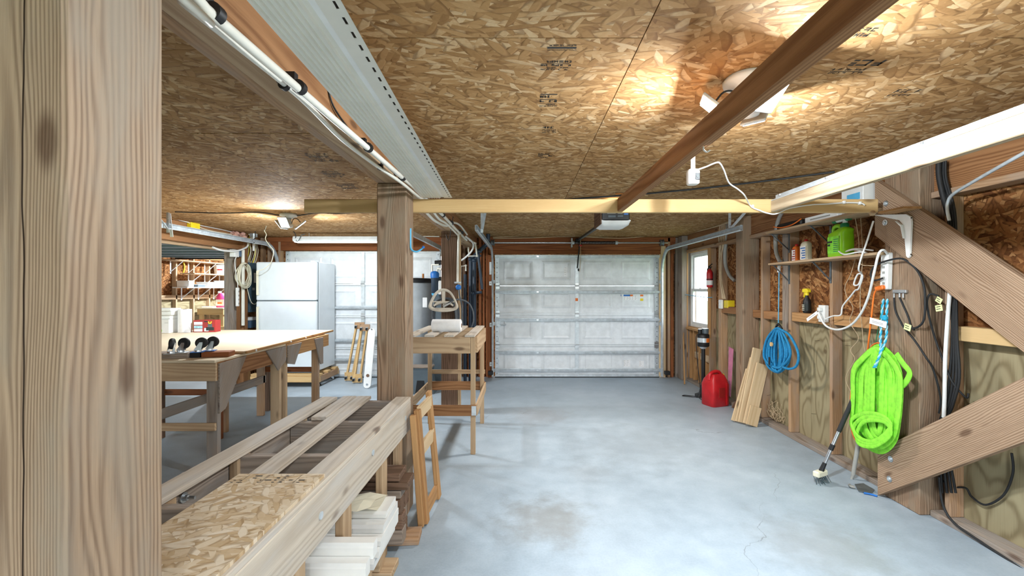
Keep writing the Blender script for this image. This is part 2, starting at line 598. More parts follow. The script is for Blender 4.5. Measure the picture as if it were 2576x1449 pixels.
tag(MB().box(-7.6, 2.84, -3.2, 11.8, -.12, 0).build('floor', 'concrete', origin=(0, 0, 0)), 'smooth pale blue-grey concrete garage floor', kind='structure')
tag(MB().box(-60, 60, -60, 60, -.30, -.14).build('ground', 'grass', origin=(0, 0, -.3)), 'pale lawn outside the window', kind='structure')

# ceiling: deck with single OSB sheets below it
ceil = MB().box(-7.6, 2.84, -3.2, 11.8, ZC + .015, ZC + .15).build('ceiling', 'w_dark', kind='structure', label='strand board ceiling of separate sheets')
def osb_sheet(x0, x1, y0, y1, z, parent, mat='osb_ceiling'):
    m = MB()
    if abs(x0 + 1.85) < .01 and abs(y0 - 2.48) < .01: y0 += .008
    x0 += .0018; x1 -= .0018; y0 += .0018; y1 -= .0018
    off = Vector((random.uniform(0, 40), random.uniform(0, 40), 0))
    vs = [Vector((x, y, zz)) for x in (x0, x1) for y in (y0, y1) for zz in (z, z + .0145)]
    m.add(vs, [(0, 1, 3, 2), (4, 6, 7, 5), (0, 4, 5, 1), (2, 3, 7, 6), (0, 2, 6, 4), (1, 5, 7, 3)], [v + off for v in vs])
    return m.build('osb_sheet', mat, parent)
SHEETS = []
xs = [-7.6, -5.52, -4.30, -3.07, -1.85, -.80, .42, 1.64, 2.84]
for i in range(len(xs) - 1):
    y = (-2.4, -1.2, -2.4, -1.2, .04, -.9, -2.1, -.9)[i]
    ys = [-3.2]
    while y < 11.8:
        if y > -3.1: ys.append(y)
        y += 2.44
    ys.append(11.8)
    for a, b in zip(ys[:-1], ys[1:]):
        SHEETS.append((osb_sheet(xs[i], xs[i + 1], a, b, ZC, ceil), xs[i], xs[i + 1], a, b))
def sheet_at(x, y):
    for s in SHEETS:
        if s[1] <= x <= s[2] and s[3] <= y <= s[4]:
            return s[0]
# ink stamps on the sheets: rows of small printed marks
def stamp(x, y, w, l, rows, parent=None, z=None, seed=0):
    rnd = random.Random(seed)
    m = MB()
    z = ZC - .0006 if z is None else z
    yy = y
    for r in rows:
        k, h = r
        if k == 'bar':
            m.add([(x, yy, z), (x + w, yy, z), (x + w, yy + h, z), (x, yy + h, z)], [(0, 1, 2, 3)])
        else:
            xx = x
            while xx < x + w:
                cw = rnd.uniform(.4, 1.1) * h
                if rnd.random() < .82:
                    t = h * .22
                    for (a, b, c_, d) in rnd.sample([(0, 0, cw, t), (0, h - t, cw, h), (0, 0, t, h), (cw - t, 0, cw, h), (0, h * .45, cw, h * .45 + t)], 3):
                        m.add([(xx + a, yy + b, z), (xx + c_, yy + b, z), (xx + c_, yy + d, z), (xx + a, yy + d, z)], [(0, 1, 2, 3)])
                xx += cw * 1.35
        yy += h * 1.5
    return m.build('ink_stamp', 'ink', parent)
for (px, py, w, rows, sd) in ((1378, 112, .105, [('t', .010), ('bar', .012), ('t', .006)], 1),
                              (1362, 152, .11, [('t', .016), ('bar', .003), ('t', .014), ('t', .010), ('t', .010)], 2),
                              (1360, 236, .075, [('bar', .010), ('t', .026), ('bar', .006), ('t', .026), ('bar', .003), ('t', .012), ('t', .012)], 3),
                              (1366, 318, .075, [('t', .030), ('t', .012), ('t', .012), ('t', .012)], 4),
                              (1354, 385, .07, [('t', .014), ('bar', .012), ('t', .03), ('t', .02)], 5),
                              (2110, 70, .12, [('t', .02), ('t', .02)], 6), (2260, 225, .1, [('t', .03), ('t', .02)], 7),
                              (2130, 150, .13, [('t', .045), ('t', .015), ('bar', .004), ('t', .012)], 8)):
    p = onZ(px, py, ZC)
    stamp(p.x, p.y, w, .1, rows, sheet_at(p.x, p.y), seed=sd)
for (px, py) in ((760, 385), (800, 430), (840, 462)):
    p = onZ(px, py, ZC)
    stamp(p.x, p.y, .14, .1, [('t', .02), ('t', .025), ('bar', .01), ('t', .03), ('t', .02), ('t', .03)], sheet_at(p.x, p.y), seed=px)

# ------------------------------------------------------------------ wall on the window side
WY0, WY1, WZ0, WZ1 = 6.40, 7.20, .88, 2.06
wr = MB()
for a in ((2.805, 2.83, -3.2, WY0, 0, ZC), (2.805, 2.83, WY1, 7.62, 0, ZC), (2.805, 2.83, WY0, WY1, 0, WZ0), (2.805, 2.83, WY0, WY1, WZ1, ZC)):
    wr.box(*a)
wr = wr.build('wall_right', 'w_dark', kind='structure', label='open stud wall with strand board above and plywood below')
def vsheet(name, mat, x, y0, y1, z0, z1, t=.012, axis='z'):
    m = MB()
    off = Vector((random.uniform(0, 30), random.uniform(-.02, .02), random.uniform(.02, .1)))
    vs = [Vector((xx, y, z)) for xx in (x, x + t) for y in (y0 + .0015, y1 - .0015) for z in (z0 + .0015, z1 - .0015)]
    g = [Vector((v.z, v.y - (y0 + y1) / 2, v.x - x)) + off for v in vs]
    if mat.startswith('osb'): g = [Vector((v.y, v.z, 0)) + off for v in vs]
    m.add(vs, [(0, 1, 3, 2), (4, 6, 7, 5), (0, 4, 5, 1), (2, 3, 7, 6), (0, 2, 6, 4), (1, 5, 7, 3)], g)
    return m.build(name, mat, wr)
for a, b in ((-3.2, -.6), (-.6, 1.84), (1.84, 4.28), (4.28, 6.38)):
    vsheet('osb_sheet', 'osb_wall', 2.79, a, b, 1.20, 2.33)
    vsheet('plywood_sheet', 'w_ply', 2.79, a, (a + b) / 2, .02, 1.20)
    vsheet('plywood_sheet', 'w_ply', 2.79, (a + b) / 2, b, .02, 1.20)
vsheet('plywood_sheet', 'w_ply', 2.79, 6.38, 7.44, .02, WZ0)
for a, b in ((-3.2, 2.90), (3.19, 5.21), (5.40, 7.20)):
    MB().box(2.665, 2.79, a, b, 0, .04, .003).build('bottom_plate', 'w_gray', wr)
    MB().box(2.67, 2.79, a, b, 2.07, 2.11, .003).build('top_plate', 'w_stud', wr)
    MB().box(2.69, 2.75, a, b, 2.11, ZC - .002, .003).build('rim_beam', 'w_beam', wr)
studs = [(6.36, 'w_stud'), (6.06, 'w_stud'), (6.01, 'w_stud'), (4.98, 'w_stud'), (4.46, 'w_stud'), (3.86, 'w_stud'), (2.80, 'w_stud'), (2.10, 'w_stud'), (1.5, 'w_stud'), (.9, 'w_stud'), (.3, 'w_stud'), (-.3, 'w_stud'), (-.9, 'w_stud'), (7.22, 'w_orange')]
for y, mt in studs:
    MB().box(XR, 2.789, y, y + .038, .041, 2.069, .003).build('stud', mt, wr)
MB().box(XR - .002, 2.785, 4.505, 4.60, 1.05, 2.069, .003).build('sister_stud', 'w_gray', wr)
blocks = [(6.05, 5.41, 1.16, 'w_beam'), (5.20, 5.02, 1.15, 'w_beam'), (4.97, 4.61, 1.15, 'w_beam'), (4.45, 3.90, 1.16, 'w_orange'), (3.85, 3.20, 1.17, 'w_orange'), (2.79, 2.14, 1.16, 'w_honey'), (2.09, 1.54, 1.16, 'w_stud'), (1.49, .95, 1.16, 'w_stud')]
for y1, y0, z, mt in blocks:
    MB().box(2.705, 2.788, y0, y1, z, z + .088, .003).build('blocking', mt, wr)
# cripple studs and a middle block below the window
for i, y in enumerate((6.42, 6.60, 6.80, 7.02, 7.17)):
    MB().box(2.72, 2.789, y, y + .038, .041, WZ0 - .042, .003).build('stud', 'w_orange', wr)
for a, b in ((6.46, 6.595), (6.64, 6.795), (6.84, 7.015)):
    MB().box(2.73, 2.788, a, b, .40, .50, .003).build('blocking', 'w_tan', wr)
MB().box(2.70, 2.80, WY0, WY1, WZ0 - .04, WZ0, .003).build('window_plate', 'w_orange', wr)
MB().box(2.70, 2.80, WY0, WY1, WZ1, WZ1 + .02, .003).build('window_header', 'w_orange', wr)
for i in range(26):   # nail points and pencilled ticks on the plates
    y = random.uniform(2.3, 5.1); z = random.choice((.75, .5, 1.3, 1.0, .3))
    MB().cyl((2.78, y, z), (2.735, y, z + random.uniform(-.01, .01)), .0016, n=5).build('nail_point', 'nail', wr)

# window: white vinyl double-hung sash
wn = thing('window_1', 'white vinyl double-hung window in the stud wall', None, (2.79, (WY0 + WY1) / 2, WZ0)); wn['kind'] = 'structure'
fr = MB()
e = .045
fr.box(2.735, 2.80, WY0, WY0 + e, WZ0, WZ1, .004).box(2.735, 2.80, WY1 - e, WY1, WZ0, WZ1, .004)
fr.box(2.735, 2.80, WY0 + e, WY1 - e, WZ0, WZ0 + e, .004).box(2.735, 2.80, WY0 + e, WY1 - e, WZ1 - e, WZ1, .004)
fr.build('frame', 'white_plastic', wn)
zm = 1.455
for nm, z0, z1, x in (('lower_sash', WZ0 + e, zm + .03, 2.742), ('upper_sash', zm - .015, WZ1 - e, 2.768)):
    s_ = MB(); k = .034
    a, b = WY0 + e, WY1 - e
    s_.box(x, x + .024, a, a + k, z0, z1, .003).box(x, x + .024, b - k, b, z0, z1, .003).box(x, x + .024, a + k, b - k, z0, z0 + k, .003).box(x, x + .024, a + k, b - k, z1 - k, z1, .003)
    so = s_.build(nm, 'white_plastic', wn)
    MB().box(x + .010, x + .013, a + k, b - k, z0 + k, z1 - k).build('pane', 'glass', so)
MB().cyl((2.738, 6.8, zm + .03), (2.738, 6.8, zm + .045), .018, n=12).build('sash_lock', 'white_plastic', wn)
tr = thing('trim_1', 'raw wooden boards around the window', None, (2.70, 6.8, WZ0)); tr['kind'] = 'structure'
MB().box(2.678, 2.70, WY0 - .07, WY0, WZ0 - .1, 2.069, .003).build('casing_board', 'w_orange', tr)
MB().box(2.678, 2.70, WY1, WY1 + .06, .05, 2.069, .003).build('casing_board', 'w_orange', tr)
MB().box(2.66, 2.70, WY0, WY1, WZ0 - .045, WZ0 - .01, .003).build('sill_board', 'w_orange', tr)
MB().box(2.678, 2.70, WY0, WY1, WZ1, WZ1 + .05, .003).build('head_board', 'w_orange', tr)

# ------------------------------------------------------------------ far wall with the two door openings
D2 = (-.445, 2.30, 2.055)       # sectional door near the window: x0, x1, top
D1 = (-3.95, -1.36, 2.115)      # sectional door behind the refrigerator
wb = MB()
for a in ((XL, D1[0], 0, ZC), (D1[1], D2[0], 0, ZC), (D2[1], 2.83, 0, ZC), (D1[0], D1[1], D1[2] - .01, ZC), (D2[0], D2[1], D2[2] - .01, ZC)):
    wb.box(a[0], a[1], 7.56, 7.585, a[2], a[3])
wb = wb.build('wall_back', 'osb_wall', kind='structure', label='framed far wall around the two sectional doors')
hd = [(2.27, ZC - .003, 7.44), (2.125, 2.268, 7.455), (D2[2] + .012, 2.123, 7.47)]
for z0, z1, y in hd:
    MB().box(D2[0] - .1, 2.58, y, 7.53, z0, z1, .003).build('header_board', 'w_red', wb)
for z0, z1, y in ((2.27, ZC - .003, 7.44), (D1[2] + .012, 2.268, 7.455)):
    MB().box(D1[0] - .3, D1[1] + .08, y, 7.53, z0, z1, .003).build('header_board', 'w_red', wb)
for x in (-1.27, -1.10, -.99, -.90, -.80, -.72, -.655, -.60):
    MB().box(x, x + random.uniform(.036, .05), 7.46 + random.uniform(-.03, .03), 7.555, 0, ZC - .003, .003).build('stud', 'w_red' if x > -.95 else 'w_dark', wb)
MB().box(-.56, -.485, 7.42, 7.555, 0, 2.05, .003).build('jamb_board', 'w_red', wb)
MB().box(2.335, 2.415, 7.44, 7.555, 0, 2.2, .003).build('jamb_board', 'w_pale', wb)
MB().box(2.45, 2.49, 7.44, 7.555, 0, ZC - .01, .003).build('stud', 'w_stud', wb)
MB().box(2.50, 2.55, 7.45, 7.555, 0, ZC - .01, .003).build('stud', 'w_red', wb)
MB().box(2.58, 2.80, 7.44, 7.50, 0, ZC - .01, .003).build('corner_stud', 'w_gray', wb)
for x in (-4.38, -4.26, -4.08):
    MB().box(x, x + .038, 7.45, 7.555, 0, ZC - .01, .003).build('stud', 'w_stud', wb)

# ------------------------------------------------------------------ wall towards the side bay
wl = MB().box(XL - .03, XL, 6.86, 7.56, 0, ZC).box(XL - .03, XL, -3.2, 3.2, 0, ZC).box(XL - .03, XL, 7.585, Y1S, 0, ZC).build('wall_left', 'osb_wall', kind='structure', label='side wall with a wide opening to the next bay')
MB().box(XL - .05, XL + .04, 3.2, 6.98, 2.09, ZC - .004, .004).build('header_beam', 'w_beam', wl)
MB().box(XL - .09, XL - .051, 3.2, 6.98, 2.05, ZC - .004, .004).build('header_beam', 'w_tan', wl)
MB().box(XL - .10, XL + .04, 6.72, 6.80, 0, 2.088, .004).build('jamb_stud', 'w_gray', wl)
MB().box(XL - .05, XL + .10, 6.86, 6.985, 0, ZC - .004, .005).build('corner_post', 'w_beam', wl)
MB().box(XL - .05, XL + .035, 7.12, 7.158, 0, .62, .003).build('stud', 'w_orange', wl)
MB().box(XL - .05, XL + .035, 7.32, 7.358, 0, ZC - .004, .003).build('stud', 'w_beam', wl)
for y in (-3.0, -2.0, -1.0, 0, 1.0, 2.0, 3.1):
    MB().box(XL, XL + .09, y, y + .038, 0, ZC - .01, .003).build('stud', 'w_stud', wl)

# side bay shell
ws = MB().box(X0S - .03, X0S, 2.6, Y1S, 0, ZC).build('wall_side_bay', 'osb_wall', kind='structure', label='shelf wall of the side bay')
MB().box(X0S - .03, XL, Y1S, Y1S + .03, 0, ZC).build('wall_side_bay_end', 'osb_wall', kind='structure', label='end wall of the side bay')
for y in (7.9, 8.4, 8.9, 9.4, 9.9, 10.4, 10.9, 11.4):
    MB().box(X0S, X0S + .09, y, y + .04, .04, ZC - .003, .003).build('stud', 'w_tan', ws)
for a, b in ((7.5, 9.4), (9.4, 11.5)):
    MB().box(X0S - .001, X0S + .012, a, b, .02, 1.25).build('plywood_sheet', 'w_ply', ws)
MB().box(X0S, X0S + .09, 7.5, 11.5, 1.26, 1.35, .003).build('blocking', 'w_tan', ws)
MB().box(X0S, X0S + .09, 7.5, 11.5, 2.16, ZC - .003, .003).build('top_plate', 'w_orange', ws)

# unseen wall behind the camera, added to narrow the daylight to one opening
wf_ = MB().box(XL, -1.3, -3.2, -3.17, 0, ZC).box(1.5, 2.83, -3.2, -3.17, 0, ZC).box(-1.3, 1.5, -3.2, -3.17, 2.05, ZC).build('wall_front', 'osb_wall', kind='structure', label='unseen added wall around a daylight opening behind the camera')

# ------------------------------------------------------------------ posts and centre beam
def post(x0, x1, y0, y1, z1, mat, label, z0=0):
    return MB().box(x0, x1, y0, y1, z0, z1, .006).build('support_post', mat, label=label, cat='post')
post(-.93, -.72, .70, .895, 2.164, 'w_post_near', 'weathered square timber post with a long drying crack, beside the slatted low workbench')
p2 = post(-.935, -.745, 2.87, 3.06, 2.164, 'w_post', 'brown square timber post at the end of the low workbench, crossed by a honey-coloured board')
post(-.95, -.76, 5.25, 5.44, 2.164, 'w_dark', 'dark brown timber post carrying the beige hose hanger')
MB().box(2.60, 2.788, 5.21, 5.395, 0, 2.345, .006).build('wall_post', 'w_post', wr)
MB().box(2.60, 2.788, 2.905, 3.185, 0, 2.345, .006).build('wall_post', 'w_post', wr)
MB().box(2.60, 2.788, 7.205, 7.39, 0, 2.345, .006).build('wall_post', 'w_gray', wr)
post(-4.62, -4.47, 8.4, 8.55, 2.345, 'w_tan', 'pale timber post standing in the side bay')
cb = thing('ceiling_beam', 'long built-up wooden beam carrying white pipes below the strand board ceiling', 'beam', (-.85, 3.5, 2.18))
MB().box(-.935, -.888, -1.2, 7.43, 2.166, ZC - .001, .003).build('beam_ply', 'w_stud', cb)
MB().box(-.886, -.775, -1.2, 7.43, 2.166, 2.181, .003).build('bottom_board', 'w_tan', cb)
MB().box(-.886, -.77, -1.2, 7.43, 2.182, ZC - .001, .004).build('beam_board', 'w_beam', cb)
# diagonal braces on the window-side wall
def brace(poly, label, bolts):
    t = thing('diagonal_brace', label, 'brace', (2.56, 2.9, max(0, min(p[1] for p in poly))))
    d = Vector((0, poly[2][0] - poly[1][0], poly[2][1] - poly[1][1]))
    MB().prism(poly, (2.552, 0, 0), (0, 1, 0), (0, 0, 1), (.042, 0, 0), grain=d).build('plank', 'w_brace', t)
    for px, py in bolts:
        p = onX(px, py, 2.55)
        b = MB().cyl((2.554, p.y, p.z), (2.549, p.y, p.z), .021, n=18).build('washer', 'steel', t)
        MB().cyl((2.550, p.y, p.z), (2.541, p.y, p.z), .011, n=6).build('bolt_head', 'galv', b)
brace([(3.21, 1.87), (3.21, 2.27), (.75, .355), (.75, .03)], 'wide diagonal timber brace running down from the ceiling end of the wall post', ((2228, 512), (2226, 560)))
brace([(3.185, 0.002), (3.185, .323), (2.215, 1.065), (1.975, .92)], 'wide diagonal timber brace rising from the floor end of the wall post', ((2240, 1155), (2237, 1205)))

# overhead rack: cross board, two rails
MB().box(-1.50, 2.46, 3.062, 3.10, 2.008, 2.100, .004).build('cross_board', 'w_honey', label='long honey-coloured board spanning the room below the ceiling', cat='board')
MB().box(.66, .70, -.9, 3.060, 2.012, 2.104, .004).build('rack_rail', 'w_beam', label='brown overhead rail passing under the bright clamp-style ceiling lamp', cat='rail')
rt = thing('rack_rail', 'pale overhead rail topped with a galvanised strip, above the wall shelves', 'rail', (1.74, 1.5, 2.01))
MB().box(1.715, 1.757, -.9, 3.060, 2.010, 2.085, .004).build('board', 'w_rail', rt)
MB().box(1.716, 1.752, -.9, 3.058, 2.085, 2.092).box(1.748, 1.752, -.9, 3.058, 2.092, 2.125).build('metal_strip', 'galv', rt)
for y in (1.9, 2.5, 2.95):
    MB().cyl((1.714, y, 2.10), (1.714, y, 2.11), .006, n=8).build('screw', 'steel', rt)
# hangers carrying the rails from the ceiling
for x in (.68, 1.736):
    for y in (-.6,):
        MB().box(x - .015, x + .015, y - .002, y + .002, 2.104, ZC).build('strap_hanger', 'galv', label='galvanised strap holding the %s overhead rail' % ('brown' if x < 1 else 'pale'), cat='strap')

# ------------------------------------------------------------------ sectional doors
def sectional_door(name, x0, x1, top, label, hinge_z, strut_z, stickers=False):
    t = thing(name, label, None, ((x0 + x1) / 2, YB, 0)); t['kind'] = 'structure'
    W = x1 - x0
    zs = [0.012] + list(hinge_z) + [top]
    xm = (x0 + x1) / 2
    for k in range(len(zs) - 1):
        z0, z1 = zs[k], zs[k + 1]
        m = MB().box(x0, x1, YB + .012, YB + .045, z0, z1 - .003)
        m.box(x0 + .06, x1 - .06, YB - .012, YB + .012, z0, z0 + .018, .003)        # folded lower rail
        m.box(x0 + .06, x1 - .06, YB - .008, YB + .012, z1 - .03, z1 - .004, .003)  # folded upper rail
        so = m.build('section', 'white_metal', t)
        for h0, h1 in ((x0 + .07, xm - .03), (xm + .03, x1 - .07)):
            w = (h1 - h0) / 2
            for j in range(2):
                a, b = h0 + j * w + .07, h0 + (j + 1) * w - .07
                c, d = z0 + .09, z1 - .10
                q = .028
                y0, y1 = YB + .0125, YB + .003
                vs = [(a, y0, c), (b, y0, c), (b, y0, d), (a, y0, d), (a + q, y1, c + q), (b - q, y1, c + q), (b - q, y1, d - q), (a + q, y1, d - q)]
                vs += [(a + 2 * q, y0 - .001, c + 2 * q), (b - 2 * q, y0 - .001, c + 2 * q), (b - 2 * q, y0 - .001, d - 2 * q), (a + 2 * q, y0 - .001, d - 2 * q)]
                fs = [(i, (i + 1) % 4, 4 + (i + 1) % 4, 4 + i) for i in range(4)] + [(4 + i, 4 + (i + 1) % 4, 8 + (i + 1) % 4, 8 + i) for i in range(4)] + [(8, 9, 10, 11)]
                MB().add(vs, fs).build('embossed_panel', 'white_metal', so)
        for xx, w in ((x0 + .035, .065), (xm, .058), (x1 - .035, .065)):
            st = MB().box(xx - w / 2, xx + w / 2, YB - .014, YB + .012, z0 + .004, z1 - .006, .002).build('stile', 'galv', so)
            if xx != xm:
                hm = MB()
                for i in range(6):
                    zz = z0 + (i + .7) * (z1 - z0) / 6.4
                    hm.cyl((xx, YB - .013, zz), (xx, YB - .0148, zz), .009, n=10)
                hm.build('punched_holes', 'galv_dark', so)['kind'] = 'stuff'
    for z in strut_z:
        m = MB()
        prof = [(0, 0), (.012, 0), (.016, -.035), (.040, -.040), (.044, 0.0), (.056, 0), (.056, -.003), (.048, -.003), (.044, -.044), (.012, -.039), (.008, -.004), (0, -.004)]
        m.prism([(p[0] - .028, p[1]) for p in prof], (x0, YB - .016, z), (0, 0, 1), (0, 1, 0), (W, 0, 0))
        so = m.build('strut', 'galv', t)
        for f in (.26, .72):
            MB().box(x0 + W * f - .02, x0 + W * f + .02, YB - .062, YB - .055, z - .012, z + .012, .002).build('strut_clip', 'steel', so)
    for z in hinge_z:
        for xx in (x0 + .045, xm, x1 - .045):
            h = MB().box(xx - .032, xx + .032, YB - .022, YB - .012, z - .055, z - .008, .002).box(xx - .032, xx + .032, YB - .022, YB - .012, z + .008, z + .05, .002).cyl((xx - .036, YB - .024, z), (xx + .036, YB - .024, z), .009, n=10)
            h.build('hinge', 'steel', t)
    MB().box(x0, x1, YB - .02, YB + .045, 0.001, .012).build('bottom_seal', 'black_rubber', t)
    MB().box(x0, x1, YB - .016, YB + .012, .0125, .05, .003).build('bottom_rail', 'galv', t)
    return t
dr2 = sectional_door('door_1', D2[0], D2[1], D2[2], 'white sectional garage door with galvanised struts beside the window wall', (.547, 1.067, 1.533), (.125, .42, .965, 1.43, 2.022))
dr1 = sectional_door('door_2', D1[0], D1[1], D1[2], 'white sectional garage door behind the refrigerator', (.50, 1.03, 1.57), (.30, .62, 1.17))
# stickers and a slide lock on door_1
for (px, py, w, h, mt) in ((1562, 741, .16, .028, 'blue'), (1585, 741, .05, .028, 'orange'), (1611, 741, .05, .03, 'orange'), (1611, 751, .05, .04, 'yellow'), (1447, 750, .045, .05, 'orange')):
    p = at(px, py, YB)
    MB().box(p.x, p.x + w, YB - .0165 if px == 1447 else YB + .009, YB + .0125, p.z - h, p.z).build('sticker', mt, dr2)
for (px, py, w, h) in ((1562, 743, .28, .08), (1562, 906, .16, .11), (1608, 908, .08, .10), (1419, 672, .06, .16)):
    p = at(px, py, YB)
    m = MB()
    m.box(p.x, p.x + w, YB + .0105, YB + .0125, p.z - h, p.z)
    so = m.build('paper_label', 'paper', dr2)
    tx = MB()
    for r in range(4):
        for c in range(int(w / .045)):
            tx.box(p.x + .008 + c * .045, p.x + .008 + c * .045 + random.uniform(.015, .035), YB + .0098, YB + .0104, p.z - .014 - r * h / 4.3, p.z - .010 - r * h / 4.3)
    tx.build('print', 'cord_gray', dr2)
lk = MB().box(D2[0] + .02, D2[0] + .10, YB - .035, YB - .014, .85, .96, .004).cyl((D2[0] + .08, YB - .04, .885), (D2[0] + .19, YB - .04, .885), .010, n=10)
lk.build('slide_lock', 'galv', dr2)
MB().cyl((1.05 - .1, YB - .045, 1.78), (1.05 - .1, YB - .045, 1.82), .012).build('pull_bracket', 'black', dr2)
# tracks
def track(x, ztop, yend, side, parent, zend=None):
    zend = ztop if zend is None else zend
    pts = [Vector((x, YB - .06, .02)), Vector((x, YB - .06, ztop - .38))]
    for k in range(1, 8):
        a = math.pi / 2 * k / 7
        pts.append(Vector((x, YB - .06 - .36 * (1 - math.cos(a)), ztop - .38 + .38 * math.sin(a))))
    pts.append(Vector((x, yend, zend)))
    m = MB()
    rows = []
    for i, p in enumerate(pts):
        t = (pts[min(i + 1, len(pts) - 1)] - pts[max(i - 1, 0)]).normalized()
        n = Vector((1, 0, 0)).cross(t)
        sec = [(-.012, -.026), (-.012, .026), (.006, .030), (.012, .020), (.0145, .021), (.008, .033), (-.0145, .029), (-.0145, -.029), (.008, -.033), (.0145, -.021), (.012, -.020), (.006, -.030)]
        rows.append([p + Vector((side * a, 0, 0)) + n * b for a, b in sec])
    m.loft(rows, True, False)
    o = m.build('track', 'galv', parent)
    return o
track(D2[0] - .035, 2.13, 4.72, 1, dr2)
track(D2[1] + .035, 2.13, 4.72, -1, dr2)
track(D1[0] - .10, 2.20, 4.2, 1, dr1)
track(D1[1] + .06, 2.14, 5.0, -1, dr1)
for x, par in ((D2[0] - .035, dr2), (D2[1] + .035, dr2), (D1[0] - .1, dr1), (D1[1] + .06, dr1)):
    hy = 5.05
    h = MB()
    h.bar((x + .03, hy, 2.12), (x + .03, hy, ZC), .03, .003, (0, 1, 0)).bar((x + .034, hy - .005, 2.16), (x + .10, hy - .3, ZC), .03, .003, (0, 1, 0))
    ho = h.build('hanger_strap', 'galv', par)
    MB().cyl((x + .03, hy - .003, 2.2), (x + .03, hy - .008, 2.2), .007, n=6).cyl((x + .03, hy - .003, 2.28), (x + .03, hy - .008, 2.28), .007, n=6).build('bolt', 'steel', par)
    for z in (.12, .9, 1.6):
        s_ = 1 if x > 0 else -1
        MB().box(x - .03, x + .03, YB - .03, YB - .005, z - .03, z + .03, .002).build('track_bracket', 'galv', par)
MB().bar(onX(425, 530, D1[0] - .1), onX(432, 596, D1[0] - .1), .035, .004, (0, 1, 0)).build('hanger_strap', 'white_metal', dr1)
# torsion shaft, spring and drums of door_1
MB().cyl((D2[0] - .06, YB - .10, 2.245), (2.42, YB - .10, 2.245), .013, n=12).build('torsion_shaft', 'steel', dr2)
sp = smooth_path([(.86 + i * .002, YB - .10 + .024 * math.cos(i * .9), 2.245 + .024 * math.sin(i * .9)) for i in range(350)], 1)
MB().tube(sp, .0045, 5).build('torsion_spring', 'black', dr2)
for x in (.85, 1.57):
    MB().cyl((x - .02, YB - .10, 2.245), (x + .02, YB - .10, 2.245), .03, n=14).build('spring_cone', 'galv', dr2)
MB().box(.82, .84, YB - .13, YB - .01, 2.17, 2.32, .002).build('spring_bracket', 'galv', dr2)
for x in (D2[0] - .03, D2[1] + .02):
    MB().lathe([(.02, -.03), (.055, -.028), (.055, -.018), (.045, -.015), (.045, .015), (.055, .018), (.055, .028), (.02, .03)], (x, YB - .10, 2.245), 18, 'X').build('cable_drum', 'galv_dark', dr2)
MB().tube([(.955, YB - .16, 2.28), (.945, YB - .13, 2.1), (.93, YB - .05, 1.83)], .010, 6).build('door_arm', 'black', dr2)
rc = thing('release_cord', 'thin pull cord with a red handle hanging at the sectional door', 'cord', (.96, YB - .2, 1.75))
MB().tube(smooth_path([(.965, YB - .2, 2.30), (.96, YB - .2, 2.2), (.965, YB - .2, 2.0), (.95, YB - .2, 1.76)], 4), .004, 5).build('cord', 'cord_tan', rc)
MB().cyl((.945, YB - .2, 2.19), (.985, YB - .2, 2.19), .012, n=10).build('handle', 'red_plastic', rc)

# raised sectional door lying overhead in the side bay
rd = thing('door_3', 'raised grey sectional door overhead in the side bay', None, (-5.9, 7.3, 2.12)); rd['kind'] = 'structure'
for k in range(6):
    y0 = 6.05 + k * .53
    MB().box(-7.2, -4.62, y0, y0 + .525, 2.13, 2.165, .004).box(-7.2, -4.62, y0 + .01, y0 + .04, 2.10, 2.13, .003).build('section', 'door_gray', rd)
MB().box(-7.2, -4.62, 9.23, 9.27, 2.10, 2.17, .004).build('bottom_seal', 'black_rubber', rd)
# ================================================================== lamps
def area(name, loc, size, energy, color, rot=(0, 0, 0), parent=None, shape='DISK', size_y=None):
    l = bpy.data.lights.new(name, 'AREA')
    l.shape = shape; l.size = size; l.energy = energy * LAMP_K; l.color = color
    if size_y: l.size_y = size_y
    o = bpy.data.objects.new(name, l)
    COL.objects.link(o)
    o.location = loc; o.rotation_euler = rot
    if parent is not None: o.parent = parent; o.location = Vector(loc) - world_org(parent)
    return o
COOL = (.86, .94, 1.0)
def panel_lamp(loc, label, ang0, energy, n=3):
    x, y, z = loc
    t = thing('panel_lamp', label, 'ceiling lamp', (x, y, ZC))
    MB().lathe([(.085, 0), (.095, -.012), (.092, -.028), (.05, -.04), (.05, -.05), (.002, -.05)][::-1], (x, y, ZC), 28).build('ceiling_base', 'white_plastic', t)
    MB().lathe([(.024, -.115), (.03, -.11), (.03, -.05), (.022, -.045)], (x, y, ZC), 20).build('socket', 'galv', t)
    hub = Vector((x, y, ZC - .125))
    MB().lathe([(.01, -.165), (.045, -.155), (.05, -.12), (.03, -.112)], (x, y, ZC), 20).build('hub', 'white_plastic', t)
    for k in range(n):
        a = ang0 + k * 2 * math.pi / n
        d = Vector((math.cos(a), math.sin(a), 0))
        c = hub + d * .125 + Vector((0, 0, .005))
        tilt = .75
        out = (d * math.cos(tilt) + Vector((0, 0, math.sin(tilt)))).normalized()
        side = Vector((0, 0, 1)).cross(d)
        nrm = out.cross(side)
        R = Matrix((out, side, nrm)).transposed()
        wing = MB().obox(c + nrm * .006 * (1 if nrm.z > 0 else -1), R, .075, .05, .006, .003).build('wing', 'galv', t)
        dn = nrm if nrm.z < 0 else -nrm
        MB().obox(c + dn * .003, R, .066, .043, .003, .001).build('led_panel', 'led', wing)
        MB().tube(smooth_path([hub + d * .03 + Vector((0, 0, .01)), hub + d * .05 + Vector((0, 0, .07)), hub + d * .09 + Vector((0, 0, .075)), c + Vector((0, 0, .03))], 5), .004, 6).build('wire', 'black', wing)
        o = area('panel_light', c + dn * .012, .08, energy, COOL, parent=t, shape='SQUARE')
        o.rotation_euler = dn.to_track_quat('-Z', 'Y').to_euler()
    return t
panel_lamp((.93, 1.83, 0), 'bright three-wing lamp on a round white base above the brown overhead rail', 2.9, 21)
